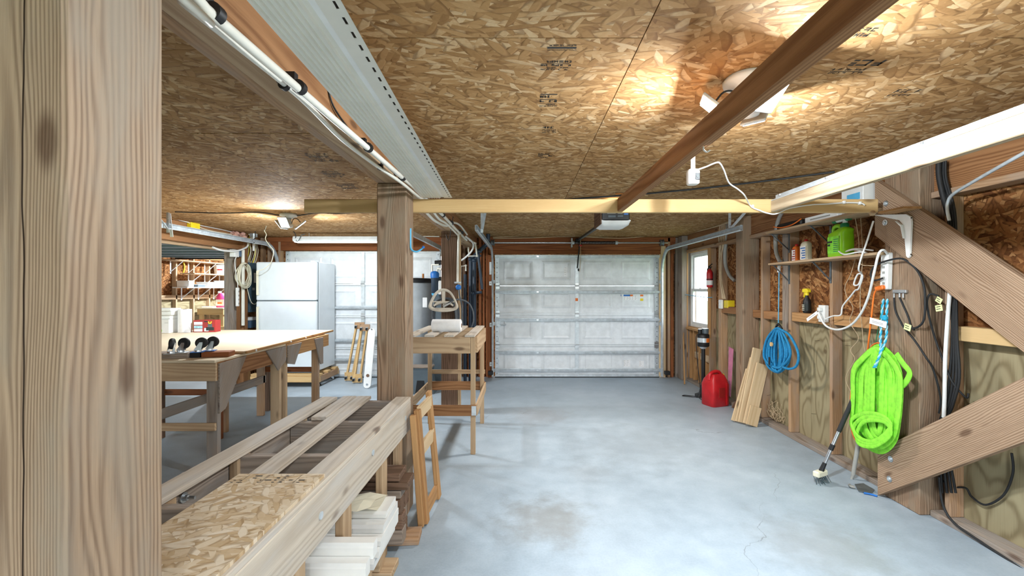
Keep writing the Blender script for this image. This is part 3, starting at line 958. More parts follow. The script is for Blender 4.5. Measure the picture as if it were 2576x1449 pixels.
panel_lamp((-2.70, 5.15, 0), 'bright winged lamp on the ceiling in front of the refrigerator', .6, 19)
panel_lamp((-5.9, 10.1, 0), 'unseen winged lamp added to brighten the side bay', .6, 45)  # added lamp, out of view, lifts the side bay brightness
panel_lamp((.6, -1.6, 0), 'unseen winged lamp added behind the camera to brighten the foreground', .6, 18)  # added behind the camera as extra light on bench and posts
# fluorescent strip over the refrigerator door
fl = thing('strip_light', 'long white fluorescent strip light under the ceiling over the refrigerator', 'strip light', (-2.75, 6.9, 2.17))
MB().prism([(-.06, .075), (.06, .075), (.075, .03), (.06, 0), (-.06, 0), (-.075, .03)], (-3.52, 6.9, 2.215), (0, 1, 0), (0, 0, 1), (1.62, 0, 0)).build('housing', 'white_metal', fl)
MB().box(-3.50, -1.92, 6.84, 6.96, 2.20, 2.214, .003).build('diffuser', 'tube_lit', fl)
for x in (-3.3, -2.1):
    MB().cyl((x, 6.9, 2.29), (x, 6.9, ZC), .004, n=6).build('hanger', 'steel', fl)
area('strip_glow', (-2.7, 6.9, 2.19), 1.5, 1.5, (.9, .96, 1), parent=fl, shape='RECTANGLE', size_y=.1)
# ================================================================== low slatted workbench between the posts
lb = thing('low_workbench', 'long low slatted workbench of weathered boards with strand board at one end', 'workbench', (-.99, 1.9, 0))
ZB = .79
BY0, BY1 = .93, 2.85
xr, xl = -.71, -1.275
MB().box(xr - .038, xr, BY0, BY1, ZB - .205, ZB - .022, .003).build('side_rail', 'w_bench', lb)
MB().box(xl, xl + .038, BY0, BY1, ZB - .205, ZB - .022, .003).build('side_rail', 'w_gray', lb)
MB().box(xr - .095, xr, BY0, BY1, ZB - .021, ZB, .003).build('top_slat', 'w_bench', lb)
MB().box(xl, xl + .095, BY0, BY1, ZB - .021, ZB, .003).build('top_slat', 'w_bench', lb)
MB().bar((-.975, 1.60, ZB - .0105), (-1.015, BY1 + .02, ZB - .0105), .089, .021, ch=.003).build('top_slat', 'w_bench', lb)
MB().bar((-1.095, 2.40, ZB - .0105), (-1.108, BY1 + .02, ZB - .0105), .085, .021, ch=.003).build('top_slat', 'w_bench', lb)
m = MB(); off = Vector((3, 5, 0))
vs = [Vector((x, y, z)) for x in (-1.035, xr - .012) for y in (BY0, 1.63) for z in (ZB + .0005, ZB + .0125)]
m.add(vs, [(0, 1, 3, 2), (4, 6, 7, 5), (0, 4, 5, 1), (2, 3, 7, 6), (0, 2, 6, 4), (1, 5, 7, 3)], [v + off for v in vs])
ob = m.build('osb_sheet', 'osb_bench', lb)
rnd = random.Random(4)
m = MB()
z = ZB + .0130
def flat(m, x0, x1, y0, y1, z):
    m.add([(x0, y0, z), (x1, y0, z), (x1, y1, z), (x0, y1, z)], [(0, 1, 2, 3)])
xx = -1.02
while xx < -.76:
    w = rnd.uniform(.008, .03)
    for r in range(rnd.choice((2, 3, 4))):
        y0 = 1.555 + r * .017
        if rnd.random() < .75:
            flat(m, xx, xx + w * rnd.uniform(.3, 1), y0, y0 + rnd.uniform(.003, .008), z)
    xx += w + .007
for x in (-.99, -.92, -.915, -.855, -.85, -.80):
    flat(m, x, x + .0018, 1.55, 1.62, z)
m.build('ink_stamp', 'ink', ob)
for y in (2.83, 2.39, 1.91, 1.46, 1.0):
    MB().box(xl + .040, xr - .040, y - .019, y + .019, ZB - .205, ZB - .023, .003).build('cross_joist', 'w_gray', lb)
for y in (2.76, 2.44, 1.92, 1.50, 1.06):
    MB().box(xr - .078, xr - .040, y - .044, y + .044, 0, ZB - .025, .003).build('leg', 'w_tan', lb)
    MB().box(xl + .040, xl + .078, y - .044, y + .044, 0, ZB - .025, .003).build('leg', 'w_tan', lb)
for y, s_ in ((2.55, -1), (2.0, -1), (1.62, -1)):
    b = MB().cyl((xl + .036, y, ZB - .07), (xl + .046, y, ZB - .07), .019, n=14).cyl((xl + .046, y, ZB - .07), (xl + .060, y, ZB - .07), .011, n=6).cyl((xl + .05, y, ZB - .07), (xl + .085, y, ZB - .07), .006, n=8)
    b.build('bolt', 'steel', lb)
for y, z in ((2.72, .69), (2.12, .70), (1.57, .68), (1.3, .62)):
    MB().cyl((xr - .002, y, z), (xr + .004, y, z), .014, n=12).build('bolt_head', 'galv', lb)
# planks, lumber and white trim stored under the bench
rnd = random.Random(11)
MB().box(-1.25, -.66, 2.25, 2.39, 0, .038, .003).build('floor_plank', 'w_tan', label='tan plank lying on the floor under the white trim boards', cat='plank')
MB().bar((-1.28, 2.58, .019), (-.60, 2.635, .019), .14, .038, ch=.003).build('floor_plank', 'w_stud', label='tan plank on the floor under the dark offcuts', cat='plank')
MB().box(-1.25, -.70, 1.56, 1.698, 0, .038, .003).build('floor_plank', 'w_tan', label='tan plank on the floor below the glossy white trim strips', cat='plank')
lay = [(.040, .085), (.125, .085), (.21, .085), (.295, .045), (.342, .045), (.39, .042)]
names = ['lowest', 'second', 'third', 'fourth', 'fifth', 'topmost']
k = 0
for z, h in lay:
    for j, (yc) in enumerate((2.535, 2.625) if h > .05 else (2.58,)):
        w = .08 if h > .05 else .15
        a = rnd.uniform(-.002, .002)
        xe = -.64 - rnd.uniform(0, .05) - (.02 if j else 0)
        MB().bar((-1.30, yc - a, z + h / 2), (xe, yc + a, z + h / 2), w, h - .003, ch=.004).build('lumber_offcut', 'w_dark' if (k % 3) else 'w_gray', label='%s brown offcut in the lumber stack under the low workbench%s' % (names[lay.index((z, h))], (', toward the white boards', ', toward the timber post')[j] if h > .05 else ''), cat='lumber', group='lumber stack under the low workbench')
        k += 1
# torn paper on the stack of white boards
for i, (y, w) in enumerate(((2.10, .09), (2.30, .09))):
    MB().box(-1.24, -.72, y - w / 2, y + w / 2, .040 if i else .002, .20, .003).build('support_block', 'w_tan', label=('tan timber block carrying the white boards toward the glossy trim', 'tan timber block carrying the white boards toward the lumber stack')[i], cat='block')
zb = .201
ORD = ('lowest', 'second lowest', 'middle', 'second highest', 'topmost')
for i, (y0, y1, h, xe, mt) in enumerate(((2.02, 2.36, .045, -.672, 'white_plastic'), (2.04, 2.36, .045, -.655, 'vinyl_bright'), (2.055, 2.35, .035, -.650, 'vinyl_bright'), (2.10, 2.35, .035, -.655, 'white_plastic'), (2.17, 2.34, .030, -.662, 'vinyl_bright'))):
    MB().prism([(y0, 0), (y1, 0), (y1, h - .002), (y0 + .012, h - .002), (y0, h * .6)], (-1.24, 0, zb), (0, 1, 0), (0, 0, 1), (xe + 1.24, 0, 0)).build('white_board', mt, label=ORD[i] + ' white board in the stack under the low workbench', cat='board', group='white boards under the low workbench')
    zb += h
m = MB()
rows = []
for i in range(9):
    rows.append([(-1.1 + i * .05, 2.16 + j * .045 + rnd.uniform(-.01, .01), zb + .004 + rnd.uniform(0, .02)) for j in range(5)])
m.grid(rows)
m.build('torn_wrapping', 'cream', label='torn cream wrapping lying on the white board stack', cat='wrapping')
for i, (y, z1) in enumerate(((1.645, .25), (1.70, .30), (1.755, .35), (1.81, .40))):
    h = .062
    prof = [(0, 0), (.052, 0), (.052, h), (.008, h), (.004, h * .8), (0, h * .7)]
    z0 = z1 - .02
    MB().box(-1.19, -.80, y + .004, y + .05, .001 if i != 0 else .039, z0 - .001, .002).build('support_block', 'w_tan', label=('lowest', 'second', 'third', 'tallest')[i] + ' tan timber block under the stepped glossy trim', cat='block')
    MB().prism(prof, (-1.30, y, z0), (0, 1, 0), (0, 0, 1), (.66 + .012 * i, 0, .0)).build('trim_strip', 'vinyl_bright', label=('lowest', 'second lowest', 'second highest', 'topmost')[i] + ' glossy white trim strip stepped beside the bench leg', cat='trim', group='glossy white trim strips')

# small two-rail frame leaning on the bench end
lf = thing('short_ladder', 'small wooden ladder-like frame leaning against the end of the low workbench', 'ladder', (-.62, 2.95, 0))
def lean(y, x_foot, x_top, h, w, t, mat, dx=0):
    MB().bar((x_foot + dx, y, .012), (x_top + dx, y, h), t, w, up=(0, 1, 0), ch=.003).build('rail', mat, lf)
lean(2.75, -.620, -.672, .70, .035, .035, 'w_orange')
lean(2.795, -.600, -.655, .72, .055, .035, 'w_orange')
lean(3.13, -.585, -.655, .76, .075, .03, 'w_orange')
for f, mt in ((.93, 'w_pale'), (.62, 'w_pale'), (.10, 'w_orange')):
    x = -.600 + (-.655 + .600) * f
    MB().bar((x - .004, 2.82, .74 * f), (x + .01, 3.12, .745 * f), .022, .085, ch=.002).build('rung', mt, lf)

# ================================================================== tall slatted stand
st = thing('slatted_stand', 'tall narrow stand with a slatted top holding a paper towel roll', 'stand', (-.72, 4.45, 0))
SX0, SX1, SY0, SY1, SZ = -1.03, -.415, 3.97, 4.93, 1.052
for x in (SX0 + .02, SX1 - .02):
    for y in (SY0 + .02, SY1 - .03):
        MB().box(x - .021, x + .021, y - .019, y + .019, 0, SZ - .001, .002).build('leg', 'w_tan', st)
MB().box(SX0, SX1 - .042, SY0 - .019, SY0, SZ - .146, SZ - .001, .002).build('apron', 'w_tan', st)
MB().box(SX0, SX1 - .042, SY1 - .011, SY1 + .008, SZ - .146, SZ - .001, .002).build('apron', 'w_tan', st)
MB().box(SX1, SX1 + .019, SY0 + .03, SY1, SZ - .146, SZ - .001, .002).build('apron', 'w_tan', st)
for x in (-1.04, -.865, -.69, -.505):
    MB().box(x, x + .089, SY0 - .02, SY1 + .05, SZ, SZ + .019, .002).build('top_slat', 'w_bench', st)
MB().box(SX0, SX1 + .01, SY0 - .021, SY0, .35, .445, .002).build('stretcher', 'w_beam', st)
MB().box(SX0, SX1 + .01, SY1 - .009, SY1 + .012, .36, .455, .002).build('stretcher', 'w_beam', st)
MB().box(SX0, SX1 + .01, SY1 - .009, SY1 + .012, .54, .585, .002).build('stretcher', 'w_tan', st)
MB().box(SX1 + .001, SX1 + .02, SY0, SY1 + .01, .35, .445, .002).build('stretcher', 'w_tan', st)
MB().box(SX0 - .02, SX0 - .001, SY0 - .7, SY1 + .01, .35, .445, .002).build('stretcher', 'w_tan', st)
MB().box(SX1 - .03, SX1 + .012, SY0 - .024, SY0 - .020, .355, .44, .001).build('corner_plate', 'galv', st)
pr = thing('paper_towel_roll', 'white paper towel roll lying on the slatted stand', 'paper towel', (-.83, 4.35, SZ + .02))
c0 = at(1125, 821, 4.3)
MB().lathe([(.021, -.14), (.05, -.14), (.058, -.136), (.06, -.13), (.06, .13), (.058, .136), (.05, .14), (.021, .14)], (-.715, 4.25, SZ + .079), 36, 'X').build('roll', 'paper', pr)
MB().lathe([(.0205, -.143), (.0205, .143)], (-.715, 4.25, SZ + .079), 20, 'X').build('core', 'w_dark', pr)

# ================================================================== work tables carrying one big sheet
def gusset(p0, poly, parent, x):
    MB().prism(poly, (x, 0, 0), (0, 1, 0), (0, 0, 1), (.012, 0, 0), grain=(0, .5, 1)).build('gusset', 'w_gray', parent)
nt_ = thing('work_table', 'wooden work table with grey gusset plates holding upturned casters', 'table', (-3.0, 4.0, 0))
zt = .93
for (x, y, mt) in ((-2.41, 3.48, 'w_gray'), (-2.41, 4.36, 'w_tan'), (-3.0, 4.39, 'w_red'), (-3.6, 4.42, 'w_dark'), (-3.6, 3.48, 'w_tan')):
    MB().box(x - .044, x + .044, y - .02, y + .02, 0, zt - .02, .003).build('leg', mt, nt_)
MB().box(-3.65, -2.36, 3.42, 4.45, zt - .019, zt, .002).build('top', 'w_table', nt_)
MB().box(-3.64, -2.366, 3.44, 3.459, zt - .165, zt - .020, .003).build('apron', 'w_tan', nt_)
MB().box(-2.395, -2.365, 3.46, 4.44, zt - .165, zt - .020, .003).build('apron', 'w_beam', nt_)
MB().box(-3.64, -2.39, 4.42, 4.439, zt - .165, zt - .020, .003).build('apron', 'w_beam', nt_)
MB().box(-3.6, -2.37, 3.435, 3.456, .38, .44, .003).build('stretcher', 'w_tan', nt_)
MB().box(-3.6, -3.03, 4.425, 4.445, .42, .48, .003).build('stretcher', 'w_red', nt_)
MB().box(-3.045, -3.025, 3.3, 4.45, .38, .47, .003).build('stretcher', 'w_gray', nt_)
MB().box(-3.645, -3.625, 3.3, 4.45, .38, .47, .003).build('stretcher', 'w_gray', nt_)
gusset(None, [(3.46, zt - .03), (3.80, zt - .02), (3.53, zt - .40), (3.46, zt - .42)], nt_, -2.362)
gusset(None, [(4.10, zt - .02), (4.44, zt - .02), (4.44, zt - .16), (4.30, zt - .24)], nt_, -2.362)
ft = thing('work_table', 'wooden trestle table under the pale sheet in front of the refrigerator', 'table', (-2.75, 5.0, 0))
for (x, y, mt) in ((-2.42, 4.50, 'w_tan'), (-2.42, 5.22, 'w_stud'), (-3.08, 4.60, 'w_stud'), (-3.05, 5.20, 'w_stud'), (-3.10, 5.40, 'w_dark')):
    MB().box(x - .04, x + .04, y - .02, y + .02, 0, zt - .002, .003).build('leg', mt, ft)
MB().box(-3.12, -2.385, 4.462, 4.48, zt - .14, zt - .002, .003).build('apron', 'w_orange', ft)
MB().box(-3.12, -2.385, 5.42, 5.44, zt - .14, zt - .002, .003).build('apron', 'w_orange', ft)
MB().box(-2.38, -2.36, 4.47, 5.44, zt - .14, zt - .002, .003).build('apron', 'w_orange', ft)
MB().box(-3.14, -3.12, 4.47, 5.44, zt - .14, zt - .002, .003).build('apron', 'w_orange', ft)
MB().box(-3.03, -3.01, 4.62, 5.24, .38, .47, .003).build('stretcher', 'w_gray', ft)
MB().box(-3.10, -2.40, 5.245, 5.262, .50, .56, .003).build('stretcher', 'w_red', ft)
gusset(None, [(4.47, zt - .02), (4.75, zt - .02), (4.60, zt - .23), (4.47, zt - .20)], ft, -2.358)
gusset(None, [(5.05, zt - .02), (5.26, zt - .02), (5.26, zt - .33), (5.20, zt - .33)], ft, -2.358)
sheet = thing('table_sheet', 'large pale smooth plywood sheet resting on the wooden work tables', 'sheet', (-3.6, 4.75, zt))
m = MB().prism([(-2.345, 3.77), (-2.44, 5.72), (-4.90, 5.72), (-4.90, 3.77)], (0, 0, zt + .001), (1, 0, 0), (0, 1, 0), (0, 0, .022), grain=(1, 0, 0))
m.build('plywood_top', 'w_table', sheet)
MB().bar((-2.335, 3.77, zt + .012), (-2.43, 5.72, zt + .012), .018, .021).build('edge_strip', 'w_orange', sheet)
MB().bar((-4.9, 3.762, zt + .012), (-2.345, 3.762, zt + .012), .014, .021).build('edge_strip', 'w_tan', sheet)
for y in (3.9, 4.55, 4.9):
    x = -2.324 - (y - 3.77) * .0487
    MB().cyl((x, y, zt + .012), (x + .006, y, zt + .012), .009, n=12).build('peg', 'paper', sheet)
# upturned caster board
cd = thing('caster_board', 'weathered board frame with four upturned casters on the work table', 'caster board', (-2.75, 3.60, zt))
MB().bar((-3.3, 3.50, zt + .021), (-2.66, 3.60, zt + .021), .14, .040, ch=.003).build('board', 'w_gray', cd)
MB().bar((-2.655, 3.605, zt + .021), (-2.58, 3.615, zt + .021), .12, .040).build('block', 'black', cd)
MB().bar((-2.575, 3.61, zt + .021), (-2.38, 3.655, zt + .021), .12, .040, ch=.003).build('board', 'w_red', cd)
def caster(c, ang, parent, r=.044, plate='galv', up=1, pm='steel'):
    c = Vector(c)
    d = Vector((math.cos(ang), math.sin(ang), 0))
    s_ = Vector((-d.y, d.x, 0))
    U = Vector((0, 0, up))
    co = MB().obox(c + U * .002, Matrix((d, s_, U)).transposed(), .045, .036, .002, .001).build('caster', plate, parent)
    MB().cyl(c + U * .004, c + U * .018, .026, .024, n=16).build('swivel', pm, co)
    hub = c + U * (r + .03) + d * .025
    for k in (-1, 1):
        o = c + s_ * (k * .016)
        MB().prism([(-.026, .018), (.026, .018), (.035, r + .02), (.035, r + .036), (.015, r + .036)], o, d, U, s_ * (.0025 * k)).build('fork', pm, co)
    MB().lathe([(.012, -.013), (r * .55, -.012), (r * .62, -.0135), (r * .93, -.012), (r, -.007), (r, .007), (r * .93, .012), (r * .62, .0135), (r * .55, .012), (.012, .013)], (0, 0, 0), 26, 'Y').xform(Matrix.Translation(hub) @ Matrix.Rotation(ang, 4, 'Z')).build('wheel', 'black_rubber', co)
    MB().cyl(hub - s_ * .02, hub + s_ * .02, .006, n=8).build('axle', 'steel', co)
for (px, py, d, a, pl) in ((430, 905, 3.50, 1.9, 'galv'), (455, 902, 3.56, .1, 'galv'), (498, 900, 3.58, .35, 'blue'), (527, 892, 3.66, .3, 'blue')):
    p = at(px, py, d)
    caster((p.x, d, zt + .0415), a, cd, .044, pl)
# things on the sheet
ZS = zt + .0245
pt = thing('paper_towel_roll', 'white paper towel roll standing upright on the large pale sheet', 'paper towel', (-4.09, 5.40, ZS))
MB().lathe([(.02, 0), (.068, 0), (.07, .004), (.07, .276), (.068, .28), (.02, .28)], (-4.09, 5.40, ZS), 32).build('roll', 'paper', pt)
MB().lathe([(.0195, .001), (.0195, .283)], (-4.09, 5.40, ZS), 16).build('core', 'w_dark', pt)
MB().add([(-4.02, 5.37, ZS + .09), (-3.985, 5.35, ZS + .045), (-3.98, 5.345, ZS + .002), (-4.06, 5.33, ZS + .002)], [(0, 3, 2, 1), (0, 1, 2, 3)]).build('loose_sheet', 'paper', pt)
bx = thing('carton', 'red carton printed with tool pictures beside the upright paper roll', 'box', (-3.86, 5.46, ZS))
RM = Matrix.Translation((-3.87, 5.47, 0)) @ Matrix.Rotation(.12, 4, 'Z')
MB().box(-.125, .125, -.06, .06, ZS, ZS + .145, .002).xform(RM).build('body', 'red_dark', bx)
for (a, b, c, d, mt) in ((-.115, -.02, .09, .125, 'paper'), (-.115, -.02, .045, .08, 'light_cyan'), (-.115, -.02, .008, .038, 'paper'), (.02, .11, .02, .06, 'dark_label'), (.04, .09, .06, .1, 'gray_plastic'), (-.0, .05, .01, .05, 'galv')):
    MB().box(a, b, -.0612, -.0602, ZS + c, ZS + d).xform(RM).build('print', mt, bx)
MB().box(.0, .04, -.0612, -.0602, ZS + .122, ZS + .135).xform(RM).build('hand_hole', 'black', bx)
for s_ in (-1, 1):
    MB().bar((.065 + s_ * .018, -.0607, ZS + .13), (.062, -.0607, ZS + .085), .001, .012, (0, 0, 1)).xform(RM).build('print', 'yellow', bx)
wb_ = thing('carton', 'white carton with a green leafy print on the large pale sheet', 'box', (-4.33, 5.35, ZS))
MB().box(-4.52, -4.19, 5.28, 5.46, ZS, ZS + .165, .002).build('body', 'white_plastic', wb_)
for (x, z, r, mt) in ((-4.33, .06, .05, 'green'), (-4.36, .11, .035, 'lime_jug'), (-4.30, .03, .03, 'lime_jug'), (-4.35, .15, .03, 'sky_blue')):
    MB().cyl((x, 5.2795, ZS + z), (x, 5.2785, ZS + z), r, n=12).build('print', mt, wb_)
MB().box(-4.24, -4.2, 5.278, 5.2795, ZS + .12, ZS + .124).build('print', 'cord_gray', wb_)
for i, (h, dx) in enumerate(((.045, 0), (.05, .03), (.035, .01))):
    z0 = ZS + .166 + sum((.045, .05, .035)[:i])
    m = MB().box(-4.58 + dx, -4.19 + dx * .5, 5.30, 5.47, z0, z0 + h - .002, .006)
    m.box(-4.57 + dx, -4.20 + dx * .5, 5.295, 5.475, z0 + h * .35, z0 + h * .45)
    m.build('foam_tray', 'white_plastic', label='%s white foam tray stacked on the green printed carton' % ('lowest', 'middle', 'topmost')[i], cat='tray', group='foam trays on the carton')
MB().lathe([(.04, 0), (.045, .02), (.045, .07), (.03, .085)], (-3.93, 5.62, ZS), 18).build('tub', 'green', label='small green tub behind the red carton', cat='tub')
# ================================================================== refrigerator on its rolling pallet
RX0, RX1, RY0, RY1, RZ0, RZ1 = -4.02, -3.10, 6.72, 7.38, .20, 1.90
fg = thing('refrigerator', 'white top-freezer refrigerator standing on a wooden rolling base', 'refrigerator', ((RX0 + RX1) / 2, 7.05, RZ0))
MB().box(RX0, RX1, RY0 + .075, RY1, RZ0 + .03, RZ1 - .01, .008).build('cabinet', 'fridge', fg)
zsp = 1.30
for nm, z0, z1 in (('freezer_door', zsp + .006, RZ1 - .012), ('door', RZ0 + .06, zsp - .006)):
    d_ = MB().box(RX0 + .003, RX1 - .003, RY0, RY0 + .068, z0, z1, .014).build(nm, 'fridge', fg)
    hz = (z0 + .08, z0 + .45) if nm == 'freezer_door' else (z1 - .62, z1 - .08)
    MB().box(RX0 + .025, RX0 + .055, RY0 - .035, RY0 - .012, hz[0], hz[1], .008).box(RX0 + .028, RX0 + .052, RY0 - .015, RY0 + .002, hz[0], hz[0] + .03).box(RX0 + .028, RX0 + .052, RY0 - .015, RY0 + .002, hz[1] - .03, hz[1]).build('handle', 'cream', d_)
MB().box(RX0 + .004, RX1 - .004, RY0 + .066, RY0 + .076, RZ0 + .06, RZ1 - .012).build('gasket', 'gray_plastic', fg)
MB().box(RX1 - .10, RX1 - .03, RY0 + .01, RY0 + .1, RZ1 - .012, RZ1 + .012, .004).build('hinge_cover', 'fridge', fg)
MB().box(RX0 + .01, RX1 - .01, RY0 + .04, RY0 + .07, RZ0 + .005, RZ0 + .055, .003).build('kick_grille', 'gray_plastic', fg)
for x in (RX0 + .06, RX1 - .06):
    for y in (RY0 + .12, RY1 - .06):
        MB().cyl((x, y, RZ0 + .001), (x, y, RZ0 + .032), .02, n=10).build('levelling_foot', 'black', fg)
pb = thing('rolling_base', 'wooden rolling base with casters under the white refrigerator', 'dolly', ((RX0 + RX1) / 2, 7.05, 0))
MB().box(RX0 - .06, RX1 + .06, RY0 - .04, RY0, .075, .165, .003).build('frame_board', 'w_honey', pb)
MB().box(RX0 - .06, RX1 + .06, RY1 - .02, RY1 + .02, .075, .165, .003).build('frame_board', 'w_honey', pb)
for x in (RX0 - .06, -3.56, RX1 + .02):
    MB().box(x, x + .04, RY0 + .001, RY1 - .021, .075, .165, .003).build('frame_board', 'w_stud', pb)
for y in (RY0 - .03, RY0 + .25, RY1 - .12):
    MB().box(RX0 - .06, RX1 + .06, y, y + .11, .166, .199, .003).build('deck_board', 'w_honey', pb)
for x in (RX0 + .03, RX1 - .02):
    for y in (RY0 + .06, RY1 - .08):
        caster((x, y, .0745), .6, pb, .034, 'galv', -1)

# ------------------------------------------------------------------ caster dollies leaning on the door
def dolly(x, y, h, label, dx):
    t = thing('wooden_dolly', label, 'dolly', (x, y, 0))
    lean_ = .18
    def q(z): return y + lean_ * z / h
    for k, (xx) in enumerate((x, x + .09)):
        MB().bar((xx - dx, q(.06), .06), (xx, q(h - .05), h - .05), .028, .045, up=(0, 1, 0), ch=.002).build('rail', 'w_honey', t)
    MB().bar((x + .0 - .03, q(h - .04), h - .04), (x + .13, q(h - .04), h - .04), .02, .11, ch=.002).build('end_block', 'w_stud', t)
    MB().bar((x - dx - .03, q(.1), .08), (x + .12 - dx, q(.1), .08), .03, .13, ch=.002).build('end_block', 'w_honey', t)
    for xx, zz in ((x, h - .05), (x + .09, h - .05), (x - dx, .07), (x + .09 - dx, .07)):
        co = MB().box(xx - .02, xx + .02, q(zz) - .028, q(zz) - .0185, zz - .02, zz + .02, .002).build('caster', 'steel', t)
        MB().lathe([(.004, -.009), (.02, -.009), (.022, 0), (.02, .009), (.004, .009)], (xx, q(zz) - .048, zz - .01), 16, 'X').build('wheel', 'black_rubber', co)
    return t
dolly(-2.70, 7.10, .92, 'wooden caster dolly leaning on the white sectional door, beside the refrigerator', .10)
dolly(-2.56, 6.95, .90, 'wooden caster dolly leaning beside the white rounded bar', .06)
wbar = thing('metal_bar', 'white painted bar with rounded ends leaning behind the brown post', 'bar', (-2.35, 6.7, 0))
poly = [(-.055 * math.cos(a), .06 + -.055 * math.sin(a)) for a in [math.pi * i / 8 for i in range(9)]] + [(.055 * math.cos(a), .83 + .055 * math.sin(a)) for a in [math.pi * i / 8 for i in range(9)]]
MB().prism(poly, (-2.30, 6.60, 0), (1, 0, 0), (.04, .14, 1), (0, .02, 0)).build('plate', 'white_plastic', wbar)
for z, r in ((.87, .012), (.06, .016), (.19, .024)):
    p = Vector((-2.30, 6.60, 0)) + Vector((.04, .14, 1)) * z
    MB().cyl(p + Vector((0, -.001, 0)), p + Vector((0, -.006, 0)), r, n=16).build('rivet', 'steel' if r < .02 else 'w_dark', wbar)

# ------------------------------------------------------------------ water heater, filter, stool
wh = thing('water_heater', 'grey cylindrical water heater with a black top behind the posts', 'water heater', (-1.67, 7.0, 0))
MB().lathe([(.24, 0), (.262, .02), (.262, 1.56), (.255, 1.585)], (-1.67, 7.0, .0), 40).build('tank', 'heater', wh)
MB().lathe([(.268, 1.575), (.268, 1.625), (.25, 1.645), (.02, 1.655)], (-1.67, 7.0, 0), 40).build('top_cap', 'black', wh)
for x in (-1.78, -1.55):
    MB().cyl((x, 7.0, 1.64), (x, 7.0, 1.72), .016, n=12).build('nipple', 'copper', wh)
MB().box(-1.50, -1.43, 6.735, 6.76, 1.2, 1.35, .004).build('label_plate', 'paper', wh)
wf = thing('water_filter', 'blue-capped dark water filter canister with white pipes beside the heater', 'water filter', (-1.26, 6.45, 1.35))
MB().lathe([(.03, 1.40), (.048, 1.42), (.052, 1.60), (.056, 1.64)], (-1.26, 6.45, 0), 24).build('canister', 'pipe_dark', wf)
MB().lathe([(.035, 1.385), (.045, 1.40), (.047, 1.425)], (-1.26, 6.45, 0), 24).build('drain_cap', 'sky_blue', wf)
MB().lathe([(.06, 1.64), (.065, 1.70), (.05, 1.73), (.02, 1.74)], (-1.26, 6.45, 0), 24).build('cap', 'blue', wf)
MB().tube([(-1.30, 6.45, 1.70), (-1.30, 6.45, 1.83), (-1.20, 6.45, 1.83)], .017, 10).tube([(-1.22, 6.45, 1.72), (-1.22, 6.45, 1.78), (-1.12, 6.45, 1.75)], .017, 10).build('pipe', 'pvc', wf)
MB().tube([(-1.26, 6.47, 1.86), (-1.10, 6.47, 1.87)], .035, 12).build('dark_elbow', 'black', wf)
MB().tube([(-1.12, 6.47, 1.87), (-1.12, 6.5, ZC)], .02, 10).build('riser', 'pvc', wf)
ct = MB().box(-1.20, -1.08, 6.4, 6.55, 1.40, 1.60, .01).build('controller', 'white_plastic', wf)
MB().box(-1.30, -1.10, 6.56, 6.64, 0, 1.66, .004).build('backing_board', 'gray_plastic', wf)
so = thing('step_stool', 'dark blue-grey step stool with a wooden top below the hose', 'stool', (-1.42, 6.55, 0))
secs = []
for z, hx, hy in ((0, .19, .14), (.05, .18, .132), (.33, .145, .10), (.36, .15, .105)):
    secs.append([(-1.42 + a * hx, 6.37 + b * hy, z) for a, b in ((-1, -.8), (-.85, -1), (.85, -1), (1, -.8), (1, .8), (.85, 1), (-.85, 1), (-1, .8))])
MB().loft(secs, True, False).build('body', 'gray_plastic', so)
MB().box(-1.575, -1.265, 6.26, 6.48, .361, .383, .006).build('top', 'w_gray', so)
MB().prism([(-.07, 0), (.07, 0), (.05, .17), (-.05, .17)], (-1.42, 6.236, .02), (1, 0, 0), (0, .12, 1), (0, -.006, 0)).build('recess', 'black', so)

# ------------------------------------------------------------------ hose hanger on the far centre post
hh = thing('hose_hanger', 'beige plastic hose hanger with grey hose on the dark post', 'hose hanger', (-.83, 5.15, 1.2))
cx, yy = -.885, 5.17
outer = [(-.165, -.10), (-.15, -.02), (-.10, .10), (-.05, .155), (0, .17), (.05, .155), (.10, .10), (.15, -.02), (.165, -.10), (.12, -.145), (0, -.165), (-.12, -.145)]
cz = 1.35
outer = [(a, b * .8) for a, b in outer]
def hang_pt(p, y): return Vector((cx + p[0], y, cz + p[1]))
sm_out = smooth_path([(p[0], 0, p[1]) for p in outer], 3, True)
m = MB()
front = [(v.x, v.z) for v in sm_out]
n = len(front)
inner = [(a * .80, b * .76 + .002) for a, b in front]
ya, yb = 5.03, 5.05
vs = [hang_pt(p, ya - .02 * (abs(p[1]) < .08)) for p in front] + [hang_pt(p, ya + .01) for p in inner] + [hang_pt(p, yb) for p in front] + [hang_pt(p, yb + .008) for p in inner]
fs = []
for i in range(n):
    j = (i + 1) % n
    fs += [(i, j, n + j, n + i), (2 * n + j, 2 * n + i, 3 * n + i, 3 * n + j), (j, i, 2 * n + i, 2 * n + j), (n + i, n + j, 3 * n + j, 3 * n + i)]
m.add(vs, fs, None, True)
m.build('face_ring', 'beige_plastic', hh)
MB().bar(hang_pt((0, -.02), 5.05), hang_pt((0, .115), 5.05), .036, .012, (0, 1, 0)).bar(hang_pt((-.125, -.015), 5.05), hang_pt((.125, -.015), 5.05), .014, .03, (0, 1, 0)).bar(hang_pt((0, -.125), 5.06), hang_pt((0, -.03), 5.06), .02, .01, (0, 1, 0)).bar(hang_pt((-.115, -.09), 5.055), hang_pt((.115, -.09), 5.055), .014, .022, (0, 1, 0)).build('web', 'beige_plastic', hh)
MB().tube(smooth_path([(cx - .11, 5.04, cz - .06), (cx - .07, 5.04, cz - .03), (cx, 5.04, cz - .02), (cx + .07, 5.04, cz - .03), (cx + .11, 5.04, cz - .06)], 4), .012, 8).build('saddle_rim', 'beige_plastic', hh)
m = MB()
